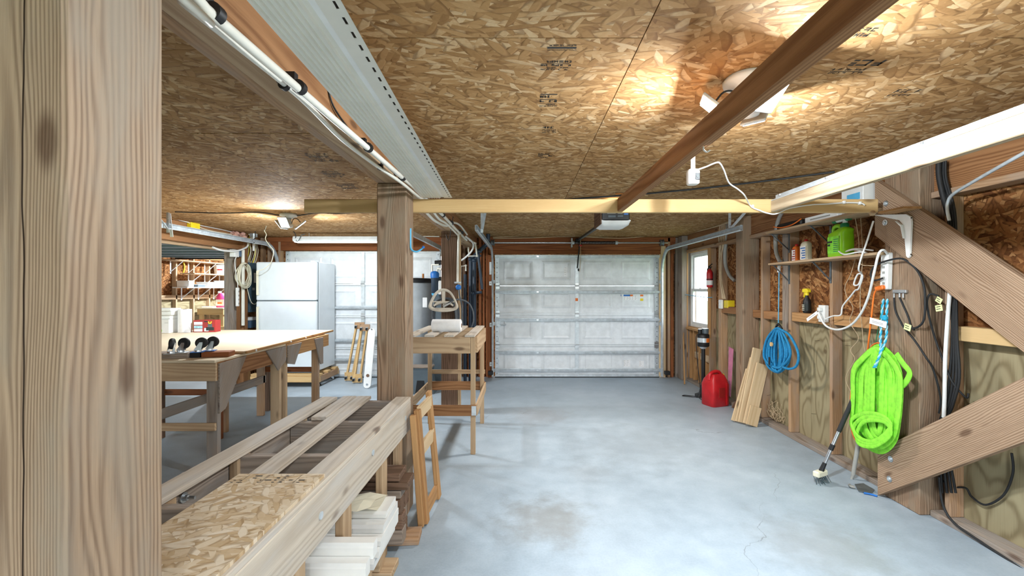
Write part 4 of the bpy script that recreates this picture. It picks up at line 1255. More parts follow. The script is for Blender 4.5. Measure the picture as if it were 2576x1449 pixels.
sec0 = [(-.115, -.07), (-.06, -.025), (0, -.012), (.06, -.025), (.115, -.07), (.06, -.045), (0, -.035), (-.06, -.045)]
m.loft([[Vector((cx + a, y, cz + b)) for a, b in sec0] for y in (5.055, 5.15, 5.245)], True, True)
m.build('saddle', 'beige_plastic', hh)
gh = thing('garden_hose', 'dark grey garden hose hung in loops over the beige hanger', 'hose', (cx, 5.15, .75))
rnd = random.Random(3)
m = MB()
for i in range(7):
    y = 5.07 + i * .025
    w = .125 + rnd.uniform(-.012, .012)
    dz = rnd.uniform(-.05, .02)
    pts = [(cx - .06, y, cz + .012), (cx + .06, y, cz + .012), (cx + w, y, cz - .07), (cx + w + .01, y + .01, cz - .25), (cx + w * .6, y, cz - .40 + dz), (cx, y, cz - .47 + dz), (cx - w * .6, y, cz - .40 + dz), (cx - w - .01, y + .01, cz - .25), (cx - w, y, cz - .07)]
    m.tube(smooth_path(pts, 5, True), .0105, 7, True)
m.build('loops', 'hose_gray', gh)
m = MB().tube(smooth_path([(-.735, 5.20, 1.50), (-.72, 5.17, 1.40), (-.69, 5.15, 1.28), (-.68, 5.15, 1.05), (-.62, 5.15, .99), (-.56, 5.15, 1.1), (-.57, 5.15, 1.24), (-.63, 5.13, 1.33), (-.74, 5.06, 1.36), (-.86, 5.0, 1.30)], 6), .0105, 8)
m.build('lead', 'hose_gray', gh)
MB().cyl((-.80, 5.03, 1.325), (-.88, 4.985, 1.285), .012, .016, n=12).build('nozzle', 'steel', gh)
# supply pipe, strip and valve on the post
vp = thing('supply_pipe', 'thin white supply pipe with a blue valve running down the dark post', 'pipe', (-.74, 5.22, 1.5))
MB().tube([(-.742, 5.23, 2.16), (-.752, 5.232, 1.56)], .013, 10).build('pipe', 'pvc', vp)
MB().box(-.79, -.71, 5.218, 5.226, 1.545, 1.565).build('strap', 'galv', vp)
MB().lathe([(.016, -.02), (.03, -.018), (.034, 0), (.03, .018), (.016, .02)], (-.738, 5.20, 1.50), 14, 'Y').build('valve_wheel', 'blue', vp)
MB().box(-.757, -.720, 5.26, 5.30, 0, 2.16, .002).build('post_strip', 'w_tan', label='thin tan wooden strip fixed along the dark post', cat='strip')
# pipes near the middle of the far wall
def pipes(label, mat, runs, r, name='pipe', cat='pipe', n=12):
    t = thing(name, label, cat, Vector(runs[0][0]))
    for pts in runs:
        MB().tube(pts, r, n).build('run', mat, t)
        for p in pts[1:-1]:
            MB().lathe([(r * .2, -r * 1.1), (r * 1.25, -r * .7), (r * 1.25, r * .7), (r * .2, r * 1.1)], p, 14).build('elbow', mat, t)
    return t
def A(px, py, d): return at(px, py, d)
pipes('pair of dark blue drain pipes rising beside the sectional door', 'pipe_dark', [[A(1184, 962, 7.0), A(1184, 652, 7.0), A(1205, 632, 7.0), A(1228, 612, 7.0), A(1228, 589, 7.0)], [A(1193, 964, 6.95), A(1193, 655, 6.95), A(1208, 640, 6.95)]], .033)
pipes('dark blue insulated pipe with an elbow at the wall', 'pipe_dark', [[A(1203, 640, 6.8), A(1213, 728, 6.8)], [A(1212, 735, 6.8), A(1190, 737, 6.8), A(1197, 737, 7.42)]], .022)
pipes('slim dark pipe with a white top elbow by the studs', 'pipe_dark', [[A(1170, 961, 7.05), A(1170, 690, 7.05)]], .026)
pipes('white pipe rising behind the hose hanger', 'pvc', [[A(1159, 962, 7.0), A(1159, 670, 7.0), A(1172, 668, 7.0), A(1172, 682, 7.0)]], .015)
t = MB().box(-.535, -.475, 7.40, 7.44, 1.72, 1.93, .003).build('rail_plate', 'white_plastic', label='white plate on the jamb above the outlet boxes', cat='plate')
for px, py, nm in ((1234, 713, 'upper white outlet box on the jamb of the sectional door'), (1235, 817, 'middle white outlet box on the jamb of the sectional door'), (1235, 916, 'lower white sensor box on the jamb of the sectional door')):
    p = at(px, py, 7.40)
    o = thing('outlet_box', nm, 'outlet', (p.x, 7.40, p.z - .03))
    MB().box(p.x - .022, p.x + .022, 7.385, 7.419, p.z - .034, p.z + .034, .004).build('cover', 'white_plastic', o)
    MB().box(p.x - .008, p.x + .008, 7.3838, 7.385, p.z - .012, p.z + .012).build('socket', 'cord_gray', o)
for x in (-.51, 2.40):
    MB().box(x - .04, x + .04, 7.28, 7.36, .07, .13, .006).build('door_sensor', 'black', label='black door sensor low on the %s' % ('jamb by the outlet boxes' if x < 0 else 'jamb by the window corner'), cat='sensor')

# ------------------------------------------------------------------ side wall: breaker panel, cable coil, conduits
ep = thing('breaker_panel', 'blue-grey electrical breaker panel on the side wall by the refrigerator', 'breaker panel', (-4.33, 7.15, 1.1))
MB().box(-4.398, -4.305, 7.03, 7.315, 1.11, 1.90, .006).build('box', 'panel_blue', ep)
MB().box(-4.304, -4.296, 7.05, 7.295, 1.16, 1.85, .003).build('door', 'panel_blue', ep)
MB().box(-4.2955, -4.2945, 7.13, 7.21, 1.58, 1.74).build('label_sheet', 'paper', ep)
MB().box(-4.2955, -4.290, 7.09, 7.15, 1.46, 1.50, .002).build('latch', 'galv', ep)
jb = thing('junction_box', 'small blue-grey box with a white lid below the breaker panel', 'box', (-4.33, 7.1, .8))
MB().box(-4.40, -4.30, 7.04, 7.20, .86, .98, .005).build('box', 'blue_box', jb)
MB().box(-4.40, -4.29, 7.03, 7.21, .981, 1.03, .004).build('lid', 'white_plastic', jb)
cc = thing('cable_coil', 'coil of off-white cable hanging on the side wall by the breaker panel', 'cable coil', (-4.25, 6.85, 1.5))
m = MB()
rnd = random.Random(8)
for i in range(11):
    a0 = rnd.uniform(0, 6.28)
    r1, r2 = .135 + rnd.uniform(-.02, .02), .17 + rnd.uniform(-.02, .025)
    oy, oz = rnd.uniform(-.015, .015), rnd.uniform(-.02, .02)
    m.tube([(-4.28 + .006 * i + .008 * math.sin(a0 + 3 * a), 6.80 + oy + r1 * math.cos(a), 1.69 + oz + r2 * math.sin(a)) for a in [2 * math.pi * k / 28 for k in range(28)]], .0065, 6, True)
m.build('loops', 'cream', cc)
MB().tube(smooth_path([(-4.26, 6.88, 1.55), (-4.24, 6.95, 1.30), (-4.22, 7.02, 1.24), (-4.22, 7.10, 1.28), (-4.22, 7.1, 1.36)], 5), .0065, 6).build('tail', 'cream', cc)
MB().bar((-4.30, 6.80, 1.86), (-4.20, 6.80, 1.86), .012, .012).build('hook', 'nail', cc)
MB().tube([(-4.28, 6.83, 2.08), (-4.28, 6.83, .92)], .024, 12).build('conduit', 'pvc', label='fat white conduit standing behind the cable coil', cat='conduit')
ob_ = thing('outlet_box', 'white outlet box under the header at the side bay opening', 'outlet', (-4.30, 6.7, 1.9))
MB().box(-4.35, -4.27, 6.62, 6.72, 1.96, 2.07, .004).build('cover', 'white_plastic', ob_)
MB().box(-4.30, -4.27, 6.73, 6.78, 1.97, 2.06, .004).build('blue_back', 'blue_box', ob_)
ps = thing('power_strip', 'white power strip dangling by its cord beside the cable coil', 'power strip', (-4.28, 6.68, 1.2))
MB().box(-4.29, -4.25, 6.66, 6.70, 1.22, 1.50, .006).build('body', 'white_plastic', ps)
MB().tube(smooth_path([(-4.27, 6.67, 1.98), (-4.27, 6.62, 1.9), (-4.26, 6.62, 1.75), (-4.26, 6.66, 1.6), (-4.265, 6.68, 1.50)], 5), .006, 6).build('cord', 'white_plastic', ps)
for k in range(4):
    MB().box(-4.2498, -4.247, 6.67, 6.69, 1.25 + k * .06, 1.275 + k * .06).build('socket', 'cord_gray', ps)
# wires above the panel
cols = ['yellow', 'cream', 'cord_gray', 'cream', 'cord_gray', 'yellow', 'white_plastic', 'black']
labs = ['yellow', 'cream', 'grey', 'cream', 'grey', 'yellow', 'white', 'black']
bw = thing('wire_bundle', 'bundle of yellow, grey and white wires dropping into the breaker panel', 'wires', (-4.32, 7.1, 1.9))
rnd = random.Random(12)
for i in range(12):
    y = 7.04 + i * .021
    mt = cols[i % 8]
    MB().tube(smooth_path([(-4.36, y, 1.90), (-4.33 + rnd.uniform(-.02, .03), y + rnd.uniform(-.03, .03), 2.08), (-4.33, y + rnd.uniform(-.05, .05), 2.22), (-4.28, 7.02 + rnd.uniform(-.05, .12), ZC - .01)], 5), rnd.choice((.004, .006, .009)), 6).build('wire', mt, bw)
MB().cyl((-4.22, 7.0, ZC), (-4.22, 7.0, ZC - .05), .055, n=20).build('junction_cap', 'galv', bw)
MB().tube([(-4.22, 7.0, ZC - .05), (-4.22, 7.0, 2.08)], .018, 10).build('stub_pipe', 'white_plastic', bw)
m = MB()
rnd = random.Random(5)
for i in range(9):
    c = Vector((-4.28 + rnd.uniform(-.06, .05), 6.72 + rnd.uniform(-.12, .12), ZC - .05 + rnd.uniform(-.02, .02)))
    m.lathe([(.005, -.03), (.03 + rnd.uniform(0, .02), -.015), (.04, .01), (.01, .03)], c, 9)
m.build('insulation_tuft', 'foam_pink', label='tuft of pink insulation above the side bay opening', cat='insulation')
def cable(name, label, pts, r, mat, cat='cable', n=6, seg=6, group=None):
    return MB().tube(smooth_path(pts, seg), r, n).build(name, mat, label=label, cat=cat, group=group)
yb_ = onX(482, 566, -4.34)
MB().box(-4.358, -4.30, yb_.y - .06, yb_.y + .10, yb_.z - .05, yb_.z + .05, .003).build('wire_box', 'yellow', label='yellow electrical box on the header of the side bay opening', cat='box')
cable('white_cable', 'white cable running along the header to the insulation tuft', [onX(446, 552, -4.33), onX(500, 566, -4.33), onX(560, 578, -4.33), onX(600, 588, -4.3)], .006, 'white_plastic')
cable('white_cable', 'white cable sagging under the yellow box on the header', [onX(462, 548, -4.33), onX(478, 562, -4.32), onX(520, 578, -4.31), onX(560, 586, -4.31), onX(600, 592, -4.3)], .006, 'cream')
cable('white_conduit', 'white flexible conduit curving under the header to the stub pipe', [onX(535, 622, -4.30), onX(560, 630, -4.28), onX(595, 631, -4.25), onX(620, 622, -4.22), onX(624, 612, -4.22)], .014, 'white_plastic', 'conduit', 8)
cable('ceiling_cable', 'thin dark cable stretched along the ceiling to the winged lamp by the refrigerator', [onZ(440, 533, ZC - .012), onZ(560, 536, ZC - .012), onZ(650, 534, ZC - .012), (-2.80, 5.13, ZC - .02)], .006, 'black')
cable('ceiling_cable', 'thin dark cable running from the lamp to the centre beam', [(-2.6, 5.15, ZC - .02), onZ(800, 536, ZC - .012), onZ(860, 537, ZC - .012), onZ(947, 530, ZC - .012)], .006, 'black')
cable('dangling_wire', 'pale kinked wire dangling from the ceiling over the refrigerator', [at(642, 506, 5.4), at(675, 508, 5.4), at(676, 540, 5.6), at(668, 575, 6.3), at(665, 580, 6.4), at(670, 590, 6.4), at(668, 602, 6.4), at(680, 620, 6.4), at(688, 632, 6.4), at(682, 660, 6.45), at(665, 676, 6.5), at(650, 681, 6.5)], .0055, 'cream', 'wire')
cable('black_cable', 'black cord looping from the side wall to the strip light', [at(640, 610, 6.7), at(632, 612, 6.7), at(622, 605, 6.7), at(641, 600, 6.7), at(643, 578, 6.7), at(660, 573, 6.7), at(690, 574, 6.7), at(720, 572, 6.7), at(738, 582, 6.7), at(744, 594, 6.8), (-3.50, 6.86, 2.24)], .006, 'black')
cable('gray_cable', 'short grey cord looped at the end of the strip light', [at(767, 589, 6.78), at(758, 592, 6.78), at(752, 604, 6.75), at(746, 608, 6.75), at(745, 603, 6.75)], .005, 'gray_plastic')
cable('pipe_run', 'white pipe running along the ceiling above the strip light', [at(630, 585, 7.3), at(740, 590, 7.3), at(830, 586, 7.2), at(945, 584, 7.1), at(1105, 583, 7.0)], .014, 'pvc', 'pipe', 8)
cable('pipe_run', 'thin white line across the header behind the centre beam', [at(1042, 594, 7.3), at(1105, 595, 7.3)], .008, 'pvc', 'pipe', 8)
# blue utility hook on the brown post
p = at(1033, 575, 2.99)
cable('utility_hook', 'pale blue utility hook screwed into the brown post beside the cross board', [(-.742, 2.97, 1.885), (-.742, 2.97, 1.80), (-.735, 2.96, 1.745), (-.70, 2.955, 1.728), (-.67, 2.955, 1.742), (-.655, 2.95, 1.755)], .006, 'sky_blue', 'hook', 8)
MB().cyl((-.655, 2.95, 1.752), (-.648, 2.95, 1.764), .0085, n=10).build('hook_tip', 'blue', label='dark blue rubber tip of the utility hook', cat='hook tip')
# ================================================================== things on and along the window wall
def lathe_thing(t, name, prof, c, mat, n=20, sq=None):
    return MB().lathe(prof, c, n, 'Z', sq).build(name, mat, t)
# shelves
def shelf(y0, y1, x0, x1, z, label):
    t = thing('wall_shelf', label, 'shelf', ((x0 + x1) / 2, (y0 + y1) / 2, z))
    MB().box(x0, x1, y0, y1, z, z + .019, .002).build('board', 'w_tan', t)
    for y in (4.478, 3.878):
        b = MB()
        b.box(2.694, 2.698, y - .012, y + .012, z - .19, z - .001).box(x0 + .03, 2.694, y - .012, y + .012, z - .005, z - .001)
        b.prism([(2.694, z - .17), (2.694, z - .155), (x0 + .06, z - .004), (x0 + .045, z - .004)], (0, y - .004, 0), (1, 0, 0), (0, 0, 1), (0, .008, 0))
        b.build('bracket', 'galv_dark', t)
    return t
shelf(3.12, 4.49, 2.49, 2.693, 1.72, 'lower wooden wall shelf holding the green jug')
shelf(3.14, 4.50, 2.47, 2.665, 2.035, 'upper wooden wall shelf close under the ceiling')
ZS1, ZS2 = 1.7395, 2.0545
# green jug with sprayer
p = onX(2111, 640, 2.58)
jg = thing('spray_jug', 'lime green jug with a hose-end sprayer on the lower shelf', 'jug', (2.585, 3.62, ZS1))
jy = 3.60
secs = []
for z, hy, hx in ((0, .086, .055), (.012, .092, .06), (.15, .092, .06), (.19, .088, .058), (.215, .06, .045), (.235, .028, .028)):
    secs.append([(2.585 + hx * math.copysign(abs(math.cos(a)) ** .45, math.cos(a)), jy + hy * math.copysign(abs(math.sin(a)) ** .45, math.sin(a)) - (.045 if z > .2 else 0), ZS1 + z) for a in [2 * math.pi * k / 28 for k in range(28)]])
MB().loft(secs).build('body', 'lime_jug', jg)
MB().tube(smooth_path([(2.585, jy + .075, ZS1 + .17), (2.585, jy + .075, ZS1 + .235), (2.585, jy + .045, ZS1 + .255), (2.585, jy - .0, ZS1 + .245), (2.585, jy - .03, ZS1 + .215)], 6), .017, 10).build('handle', 'lime_jug', jg)
MB().lathe([(.03, .232), (.03, .262), (.02, .268)], (2.585, jy - .045, ZS1), 18).build('collar', 'green', jg)
MB().tube([(2.585, jy - .05, ZS1 + .268), (2.585, jy - .05, ZS1 + .30)], .018, 12).tube([(2.585, jy - .09, ZS1 + .305), (2.585, jy + .04, ZS1 + .300)], .02, 12).build('spray_head', 'white_plastic', jg)
MB().tube([(2.585, jy - .10, ZS1 + .306), (2.585, jy - .07, ZS1 + .305)], .024, 12).tube([(2.585, jy + .035, ZS1 + .30), (2.585, jy + .075, ZS1 + .298)], .022, 12).build('nozzle', 'green', jg)
MB().box(2.5225, 2.5245, jy - .065, jy + .065, ZS1 + .03, ZS1 + .165).build('label', 'lime', jg)
MB().box(2.5205, 2.5225, jy + .01, jy + .07, ZS1 + .115, ZS1 + .13).box(2.5205, 2.5225, jy + .035, jy + .06, ZS1 + .09, ZS1 + .105).build('print', 'dark_label', jg)
m = MB()
for r in range(7):
    m.box(2.5205, 2.5223, jy - .06, jy - .005, ZS1 + .04 + r * .016, ZS1 + .046 + r * .016)
m.build('print', 'green', jg)
# two bottles
for (y, w, h, mt, cap, lab, pr_) in ((4.20, .032, .16, 'orange', 'red_plastic', 'small orange and white bottle on the lower shelf', 'red_dark'), (4.06, .05, .19, 'cream', 'red_plastic', 'wide cream bottle with a red cap on the lower shelf', 'blue')):
    t = thing('bottle', lab, 'bottle', (2.60, y, ZS1))
    MB().loft([[(2.60 + .03 * math.copysign(abs(math.cos(a)) ** .5, math.cos(a)) * k, y + w * math.copysign(abs(math.sin(a)) ** .5, math.sin(a)) * k, ZS1 + z) for a in [2 * math.pi * i / 20 for i in range(20)]] for z, k in ((0, .95), (.006, 1), (h * .78, 1), (h * .88, .75), (h * .92, .4))]).build('body', mt, t)
    MB().lathe([(.015, h * .92), (.015, h), (.010, h + .004)], (2.60, y, ZS1), 14).build('cap', cap, t)
    MB().box(2.5685, 2.5695, y - w * .8, y + w * .8, ZS1 + .01, ZS1 + h * .7).build('label', 'paper', t)
    m = MB()
    for r in range(5):
        m.box(2.5675, 2.5684, y - w * .7, y + w * random.uniform(.1, .7), ZS1 + .02 + r * .022, ZS1 + .03 + r * .022)
    m.build('print', pr_, t)
# upper shelf clutter
tc_ = thing('tool_case', 'black bag with an orange cord on the upper shelf', 'tool bag', (2.57, 4.2, ZS2))
MB().box(2.50, 2.64, 3.98, 4.36, ZS2, ZS2 + .055, .012).build('bag', 'black', tc_)
MB().tube(smooth_path([(2.495, 4.40, ZS2 + .04), (2.485, 4.25, ZS2 + .012), (2.485, 4.08, ZS2 + .016), (2.49, 3.96, ZS2 + .05)], 6), .006, 6).build('cord', 'orange', tc_)
t = thing('carton', 'flat white carton on the upper shelf', 'box', (2.57, 3.7, ZS2))
MB().box(2.50, 2.64, 3.52, 3.92, ZS2, ZS2 + .05, .002).build('body', 'white_plastic', t)
MB().box(2.4985, 2.4998, 3.6, 3.85, ZS2 + .02, ZS2 + .03).build('print', 'cord_gray', t)
t = thing('carton', 'tall white carton on the upper shelf behind the pale rail', 'box', (2.57, 3.3, ZS2))
MB().box(2.49, 2.64, 3.24, 3.46, ZS2, ZS2 + .20, .003).build('body', 'white_plastic', t)
MB().box(2.4885, 2.4898, 3.27, 3.40, ZS2 + .09, ZS2 + .14).build('print', 'sky_blue', t)
# yellow-trigger spray bottle on the blocking
sb = thing('spray_bottle', 'black spray bottle with a yellow trigger standing on the wall blocking', 'spray bottle', (2.745, 4.27, 1.248))
c = (2.742, 4.27, 1.249)
lathe_thing(sb, 'body', [(.028, 0), (.034, .006), (.034, .10), (.03, .125), (.014, .155), (.013, .17)], c, 'black')
MB().lathe([(.0345, .02), (.0345, .09)], c, 20).build('label', 'dark_label', sb)
m = MB()
for r in range(4):
    m.box(2.706, 2.7075, 4.255, 4.29, 1.275 + r * .016, 1.281 + r * .016)
m.build('print', 'cream', sb)
lathe_thing(sb, 'collar', [(.016, .17), (.017, .195), (.012, .20)], c, 'yellow')
MB().prism([(-.05, .0), (.035, .0), (.035, .022), (.01, .036), (-.05, .03)], (2.728, 4.27, 1.449), (0, -1, 0), (0, 0, 1), (.028, 0, 0)).prism([(-.035, .0), (-.022, 0), (-.03, -.05), (-.042, -.045)], (2.735, 4.27, 1.449), (0, -1, 0), (0, 0, 1), (.014, 0, 0)).build('trigger_head', 'yellow', sb)
# outlet and white cords
oc = thing('outlet_box', 'white outlet on the stud with white plugs, below the shelves', 'outlet', (2.70, 3.9, 1.2))
p = onX(2077, 786, 2.70)
MB().box(2.66, 2.699, p.y - .045, p.y + .04, p.z - .085, p.z + .065, .004).build('cover', 'white_plastic', oc)
for dz in (.03, -.04):
    MB().box(2.635, 2.66, p.y - .02, p.y + .02, p.z + dz - .018, p.z + dz + .014, .004).build('plug', 'white_plastic', oc)
XW = 2.64
cable('power_cable', 'thick white cord swooping from the outlet up to the power strip on the post', [onX(2062, 796, XW), onX(2058, 785, XW), onX(2070, 810, XW), onX(2085, 824, XW), onX(2110, 829, 2.62), onX(2140, 818, 2.6), onX(2165, 790, 2.56), onX(2185, 745, 2.52), onX(2198, 690, 2.475), onX(2210, 640, 2.472), onX(2222, 629, 2.50), onX(2232, 638, 2.555)], .0085, 'white_plastic', 'cord', 8)
cable('power_cable', 'white cord hanging from the small adapter, knotted, down to the outlet', [onX(2197, 556, 2.50), onX(2180, 610, 2.47), onX(2166, 650, 2.468), onX(2160, 678, 2.48), onX(2168, 690, 2.55), onX(2160, 715, 2.56), onX(2148, 715, 2.56), onX(2158, 690, 2.55), onX(2170, 695, 2.55), onX(2160, 726, 2.57), onX(2152, 730, 2.58), onX(2140, 745, 2.6), onX(2120, 770, 2.62), onX(2115, 792, 2.63), onX(2095, 795, 2.64), onX(2075, 803, 2.64)], .006, 'white_plastic', 'cord', 8)
tgm = thing('cord_tag', 'white paper tag on the cord beside the outlet', 'tag', onX(2045, 795, 2.64))
a, b = onX(2030, 805, 2.63), onX(2056, 786, 2.63)
MB().bar(a, b, .002, .03, (0, 0, 1)).build('paper', 'paper', tgm)
MB().bar(a + (b - a) * .2 + Vector((-.0018, 0, 0)), a + (b - a) * .8 + Vector((-.0018, 0, 0)), .0006, .004, (0, 0, 1)).build('print', 'cord_gray', tgm)
for i, pts in enumerate(([(2155, 640), (2140, 690), (2126, 720), (2130, 745), (2146, 775), (2138, 810), (2160, 850), (2140, 880), (2150, 905), (2128, 950), (2140, 985)], [(2165, 545), (2170, 640), (2165, 720), (2164, 780), (2168, 815), (2172, 860), (2178, 890)], [(2150, 540), (2160, 600), (2163, 660), (2186, 668), (2200, 668)])):
    cable('thin_wire', ('kinked tan wire dangling over the plywood', 'straight tan wire hanging beside the knotted cord', 'thin tan wire hanging from the upper shelf')[i], [onX(px, py, 2.69 - .04 * i) for px, py in pts], .0028, 'cord_tan', 'wire')
cable('coiled_cord', 'white cord coiled on the near end of the lower shelf', [onX(2110, 632, 2.52), onX(2125, 640, 2.50), onX(2160, 634, 2.5), onX(2180, 636, 2.53), onX(2150, 628, 2.56), onX(2125, 634, 2.56), onX(2150, 626, 2.58), onX(2196, 630, 2.60)], .006, 'white_plastic', 'cord', 8)
# power strip on the post
pw = thing('power_strip', 'white power strip mounted upright on the braced wall post', 'power strip', (2.59, 3.0, 1.35))
a, b = onX(2229, 636, 2.58), onX(2227, 728, 2.58)
MB().bar((2.578, 3.135, a.z), (2.578, 3.145, b.z), .065, .040, (1, 0, 0), ch=.006).build('body', 'white_plastic', pw)
for k in range(5):
    z = b.z + .035 + k * (a.z - b.z - .07) / 5
    MB().box(2.556, 2.5582, 3.13, 3.15, z, z + .016).build('socket', 'cord_gray', pw)
oc_ = thing('extension_cord', 'orange extension cord hanging from the power strip behind the lime hose', 'cord', onX(2205, 740, 2.55))
MB().bar(onX(2204, 727, 2.545), onX(2224, 722, 2.55), .03, .03, ch=.006).build('plug', 'orange', oc_)
MB().tube(smooth_path([onX(2205, 728, 2.545), onX(2198, 745, 2.545), onX(2192, 800, 2.55), onX(2186, 850, 2.57), onX(2180, 892, 2.58), onX(2165, 905, 2.58), onX(2150, 940, 2.58), onX(2140, 1000, 2.58), onX(2142, 1080, 2.58), onX(2160, 1120, 2.58)], 6), .0055, 8).build('cord', 'orange', oc_)
MB().tube(smooth_path([onX(2192, 872, 2.58), onX(2215, 866, 2.585), onX(2226, 920, 2.585), onX(2222, 1000, 2.585), onX(2215, 1060, 2.585), onX(2200, 1090, 2.585), onX(2190, 1000, 2.585), onX(2192, 900, 2.585)], 6, True), .0055, 8, True).build('cord', 'orange', oc_)
tg2 = thing('cord_tag', 'white paper tag tied to the orange cord', 'tag', onX(2208, 812, 2.53))
a, b = onX(2188, 806, 2.535), onX(2230, 818, 2.53)
MB().bar(a, b, .0015, .045, (0, 0, 1)).build('paper', 'paper', tg2)
for f in (.3, .6):
    MB().bar(a + (b - a) * .15 + Vector((-.0012, 0, .012 - f * .03)), a + (b - a) * .8 + Vector((-.0012, 0, .012 - f * .03)), .0004, .003, (0, 0, 1)).build('print', 'cord_gray', tg2)
# lime flat hose coil held by a cyan rope
lh = thing('flat_hose', 'lime green fabric hose coiled and hung on the wall post', 'hose', onX(2205, 1140, 2.48))
rnd = random.Random(21)
m = MB()
cxp, top, bot = 2205, 868, 1135
def lp(px, py, dx): return onX(px, py, 2.47 + dx)
sil = [(2203, 872), (2240, 892), (2262, 935), (2266, 1000), (2262, 1070), (2246, 1118), (2212, 1140), (2172, 1126), (2144, 1082), (2146, 1010), (2152, 950), (2170, 900)]
for i in range(15):
    f = 1 - .062 * i
    dx = .012 + .055 * ((i * 7) % 15) / 14
    sh = rnd.uniform(-4, 4)
    gy = rnd.uniform(0, 10)
    pts = [(2207 + (a - 2207) * f + sh + rnd.uniform(-3, 3), 905 + (b - 905) * (1 - .012 * i) + (gy if b < 950 else -gy * 2.2) + rnd.uniform(-3, 3)) for a, b in sil]
    m.tube(smooth_path([lp(a, b, dx + rnd.uniform(-.006, .006)) for a, b in pts], 5, True), .013, 8, True, (.0225, .0055, 'face'))
m.build('loops', 'lime', lh)
MB().tube(smooth_path([lp(2255, 890, .0), lp(2272, 915, .0), lp(2288, 938, .01), lp(2278, 962, .02), lp(2262, 975, .03)], 6), .013, 8, False, (.021, .005, 'face')).build('loose_end', 'lime', lh)
for k in range(3):
    MB().tube(smooth_path([lp(2140 + 8 * k, 1060 + 14 * k, .0), lp(2175, 1040 + 10 * k, -.02), lp(2222, 1048 + 6 * k, -.02), lp(2240, 1075 + 8 * k, -.01), lp(2200, 1110 + 6 * k, -.02), lp(2160, 1100 + 8 * k, -.015)], 6, True), .013, 8, True, (.016, .005, 'face')).build('cross_loop', 'lime', lh)
cr = thing('cyan_rope', 'cyan and white braided rope knotted around the lime hose', 'rope', onX(2215, 760, 2.53))
for k in (-1, 1):
    path = smooth_path([onX(2227 + 5 * k, 752, 2.565), onX(2224 + 6 * k, 800, 2.55), onX(2222 + 7 * k, 850, 2.53), onX(2214, 890, 2.45), onX(2200 + 2 * k, 925, 2.44)], 14)
    for q in range(2):
        pp = [p + Vector((0, .005 * math.cos(j * .9 + q * math.pi), .003 * math.sin(j * .9 + q * math.pi))) + Vector((.004 * math.sin(j * .9 + q * math.pi), 0, 0)) for j, p in enumerate(path)]
        MB().tube(pp, .0052, 6).build('strand', ('cyan_rope', 'light_cyan')[q], cr)
MB().lathe([(.004, -.02), (.018, -.012), (.02, .004), (.008, .02)], onX(2226, 800, 2.54), 12).build('knot', 'cyan_rope', cr)
cable('green_string', 'thin green string hanging behind the cyan rope', [onX(2217, 765, 2.58), onX(2214, 800, 2.58), onX(2205, 850, 2.585), onX(2198, 890, 2.59)], .003, 'green', 'string')
# white shelf bracket and little board on the brace
wk = thing('shelf_bracket', 'white metal shelf bracket screwed to the upper brace', 'bracket', onX(2290, 640, 2.54))
P = lambda px, py: (onX(px, py, 2.55).y, onX(px, py, 2.55).z)
poly = [P(2203, 541), P(2285, 539), P(2296, 545), P(2298, 560), P(2294, 644), P(2290, 649), P(2285, 644), P(2278, 566), P(2268, 554)]
MB().prism(poly, (2.535, 0, 0), (0, 1, 0), (0, 0, 1), (.012, 0, 0)).build('plate', 'white_plastic', wk)
MB().prism([P(2262, 556), P(2278, 566), P(2282, 600), P(2276, 570)], (2.520, 0, 0), (0, 1, 0), (0, 0, 1), (.016, 0, 0)).build('rib', 'white_plastic', wk)
for px, py in ((2291, 548), (2290, 640)):
    q = onX(px, py, 2.53)
    MB().cyl((2.536, q.y, q.z), (2.5335, q.y, q.z), .005, n=8).build('screw_hole', 'ink', wk)
a, b = onX(2200, 533, 2.5), onX(2300, 533, 2.5)
MB().box(2.43, 2.549, min(a.y, b.y), 3.03, (a.z + b.z) / 2 - .006, (a.z + b.z) / 2 + .008, .001).build('small_shelf', 'w_orange', label='short thin board on the white shelf bracket', cat='shelf')
ad = thing('power_adapter', 'white plug adapter hanging at the end of the camera cable', 'adapter', onX(2183, 520, 2.40))
MB().bar(onX(2174, 515, 2.42), onX(2192, 533, 2.42), .035, .03, ch=.005).build('body', 'white_plastic', ad)
MB().bar(onX(2191, 532, 2.42), onX(2197, 540, 2.42), .03, .03, ch=.004).build('socket', 'w_tan', ad)
# coax splitter, cables and sticky notes
cs = thing('coax_splitter', 'small metal coax splitter on the braced wall post', 'splitter', onX(2262, 737, 2.59))
a, b = onX(2248, 733, 2.588), onX(2282, 733, 2.588)
MB().bar(a, b, .02, .022, ch=.003).build('body', 'steel', cs)
for px in (2249, 2263, 2272):
    p = onX(px, 738, 2.58)
    MB().cyl(p, p - Vector((0, 0, .03)), .006, n=8).build('connector', 'steel', cs)
def rcable(label, pts, r=.006, mat='black_rubber', name='black_cable', X=2.58):
    return cable(name, label, [onX(p[0], p[1], p[2] if len(p) > 2 else X) for p in pts], r, mat, 'cable', 7)
rcable('black cable arching from the power strip past the brace and down to the yellow note', [(2220, 700, 2.54), (2200, 705, 2.53), (2190, 690, 2.53), (2202, 668, 2.53), (2235, 655, 2.53), (2270, 651, 2.54), (2300, 672, 2.57), (2318, 700), (2327, 740), (2325, 800), (2310, 822), (2290, 826), (2278, 824)], .0065)
rcable('dark coax lead hanging from the splitter to the note', [(2249, 748), (2252, 780), (2266, 810), (2275, 825), (2300, 855), (2330, 900), (2348, 930, 2.62), (2366, 1000, 2.66), (2362, 1040, 2.66)], .006)
rcable('second coax lead curving from the splitter', [(2263, 748), (2272, 768), (2284, 795), (2292, 820), (2300, 830)], .006)
